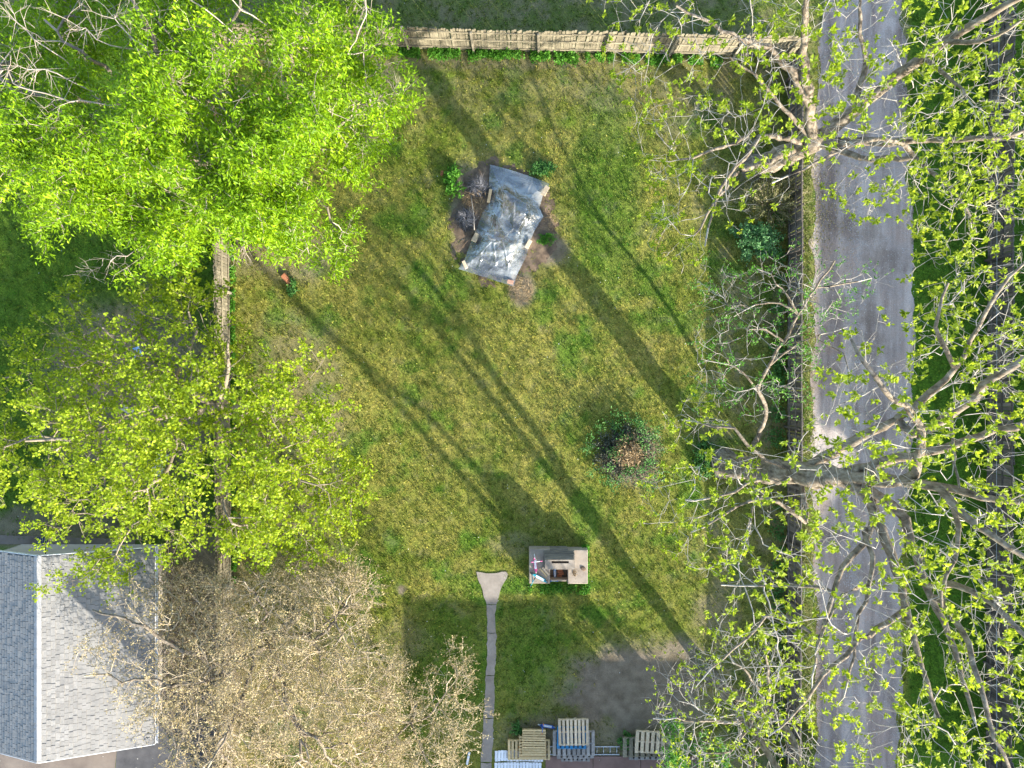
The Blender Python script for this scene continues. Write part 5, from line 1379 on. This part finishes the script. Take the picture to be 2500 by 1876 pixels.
# ------------------------------------------------------------------ pallets, ladder, white panels
_slat = {}
def pallet(label, u0, v0, u1, v1, z, mat, nsl=7, along='y', group='wooden pallets by the patio', rz=0.0, nstr=3, thick=.13, gaps=None):
    """u/v box of the deck as seen; slats run along the given axis, stringers across"""
    a = at(u0, v0, z + thick); b = at(u1, v1, z + thick)
    cx, cy = (a[0] + b[0]) / 2, (a[1] + b[1]) / 2; wx, wy = abs(b[0] - a[0]), abs(b[1] - a[1])
    root = empty('pallet', (cx, cy, z), rz); tag(root, label, 'pallet', group)
    if along == 'y': span, ln = wx, wy
    else: span, ln = wy, wx
    sw = span / nsl * .68
    pos = [-span / 2 + sw / 2 + i * (span - sw) / (nsl - 1) for i in range(nsl)]
    M = MB().box((0, 0, 0), (sw, ln, .018), bev=.003).mesh('slat', mat)
    for lay, zz in (('t', thick - .009), ('b', .009)):
        for i, p_ in enumerate(pos):
            if lay == 'b' and i % 2: continue
            q = random.gauss(0, .006)
            link('slat', M, root, (p_ + q, random.gauss(0, .006), zz) if along == 'y' else (random.gauss(0, .006), p_ + q, zz), (0, 0, (0 if along == 'y' else R(90)) + random.gauss(0, .006)))
    Ms = MB().box((0, 0, 0), (span, .04, thick - .040), bev=.004).mesh('stringer', mat)
    for i in range(nstr):
        p_ = -ln / 2 + .025 + i * (ln - .05) / (nstr - 1)
        link('stringer', Ms, root, (0, p_, thick / 2) if along == 'y' else (p_, 0, thick / 2), (0, 0, 0 if along == 'y' else R(90)))
    return root
pallet('wide tan pallet at the bottom of the left stack, sticking out both sides', 1240, 1808, 1343, 1856, .055, MAT['pallet_y'], 12, 'y', nstr=3)
pallet('tan pallet in the middle of the left stack', 1267, 1797, 1332, 1854, .19, MAT['pallet_y'], 8, 'x', rz=.01)
pallet('yellow tan pallet with close cross slats on top of the left stack', 1275, 1783, 1332, 1845, .325, MAT['pallet_y'], 11, 'x', rz=-.015)
pallet('grey pallet at the very bottom of the tall middle stack', 1370, 1812, 1440, 1860, .055, MAT['pallet_g'], 7, 'y')
pallet('grey pallet second from the bottom of the tall middle stack', 1360, 1806, 1450, 1853, .19, MAT['pallet_g'], 7, 'y', rz=.01)
pallet('wide weathered grey pallet under the blue pallet', 1350, 1786, 1452, 1846, .325, MAT['pallet_g'], 9, 'y')
pallet('blue painted pallet near the top of the middle stack', 1360, 1776, 1431, 1829, .46, MAT['pallet_b'], 7, 'y', rz=-.01)
pallet('pale wood pallet with long slats on top of the middle stack', 1364, 1757, 1437, 1821, .595, MAT['pallet'], 8, 'y', rz=.02)
pallet('dark grey pallet at the bottom of the right stack', 1536, 1808, 1640, 1856, .055, MAT['pallet_g'], 8, 'y')
pallet('brown weathered pallet in the middle of the right stack', 1521, 1802, 1632, 1849, .19, MAT['wood'], 8, 'y')
pallet('pale pallet with five wide spaced slats on top of the right stack', 1552, 1787, 1623, 1840, .325, MAT['pallet'], 6, 'y', rz=-.06)
ld = empty('ladder', tuple(at(1420, 1832, .03))); tag(ld, 'aluminium ladder lying flat between the middle and right pallet stacks', 'ladder')
lx0, lx1 = at(1335, 1832)[0] - ld.location.x, at(1512, 1832)[0] - ld.location.x
for sy in (-1, 1): MB().box(((lx0 + lx1) / 2, sy * .165, .02), (lx1 - lx0, .028, .06), bev=.004).build('side_rail', MAT['metal'], ld)
x = lx0 + .15
rung = MB().tube([(0, -.15, 0), (0, .15, 0)], .016, 8).mesh('rung', MAT['metal'], True)
while x < lx1: link('rung', rung, ld, (x, 0, .02)); x += .28
def white_panel(label, u0, v0, u1, v1, z, n, rz=0.0):
    a = at(u0, v0, z); b = at(u1, v1, z); cx, cy = (a[0] + b[0]) / 2, (a[1] + b[1]) / 2; wx, wy = abs(b[0] - a[0]), abs(b[1] - a[1])
    root = empty('picket_panel', (cx, cy, z), rz); tag(root, label, 'fence panel', 'white fence panels on the ground')
    w = wx / n
    M = MB().box((0, 0, 0), (w * .88, wy, .02), bev=.003).mesh('picket', MAT['white'])
    for i in range(n): link('picket', M, root, (-wx / 2 + w * (i + .5), random.gauss(0, .012), .03 + random.gauss(0, .003)), (0, 0, random.gauss(0, .008)))
    for sy in (-.32, .36): MB().box((0, sy * wy, .009), (wx, .06, .018)).build('rail', MAT['white'], root)
white_panel('flaking white wooden panel lying partly under the left pallet stack', 1208, 1832, 1326, 1858, .01, 16, -.01)
white_panel('flaking white wooden panel at the bottom edge beside the path', 1207, 1861, 1322, 1900, .03, 15, .0)
board('board', 'narrow white board standing in the grass left of the path bottom', 'board', 1146, 1836, 1140, 1866, .02, .09, .05, MAT['white'])

# ------------------------------------------------------------------ things under the yellow green tree
o = MB().box((0, 0, .02), (.62, 1.05, .035), bev=.012).build('panel', MAT['grey']); o.location = at(393, 1135, .30); o.rotation_euler = (.18, .06, R(-18)); tag(o, 'flat pale grey panel under the yellow green tree near the fence', 'panel')
pt = empty('flower_pot', tuple(at(372, 884))); tag(pt, 'round terracotta pot under the yellow green tree', 'pot')
MB().lathe([(0, .0), (.12, .0), (.18, .30), (.20, .30), (.20, .35), (.17, .35), (.16, .28), (0, .27)], 18).build('pot', MAT['terracotta'], pt, True)
MB().lathe([(0, .285), (.155, .285)], 18).build('soil', MAT['soil'], pt)
ch = empty('folding_chair', tuple(at(345, 862)), R(20)); tag(ch, 'grey and blue folding chair under the yellow green tree', 'chair')
MB().box((0, 0, .42), (.42, .42, .02), bev=.006).build('seat', MAT['ltblue'], ch)
MB().box((0, -.24, .66), (.42, .02, .36), Matrix.Rotation(R(12), 3, 'X'), .006).build('backrest', MAT['grey'], ch)
for sx in (-1, 1):
    for sy in (-1, 1): MB().tube([(sx * .2, sy * .2, 0), (sx * .2, -sy * .05, .42)], .011, 6).build('leg', MAT['metal'], ch)
o = MB().box((0, 0, .03), (.55, .30, .05), bev=.01).build('board', MAT['grey']); o.location = at(312, 1000); o.rotation_euler = (0, 0, R(-30)); tag(o, 'short grey slatted board on the soil under the yellow green tree', 'board')
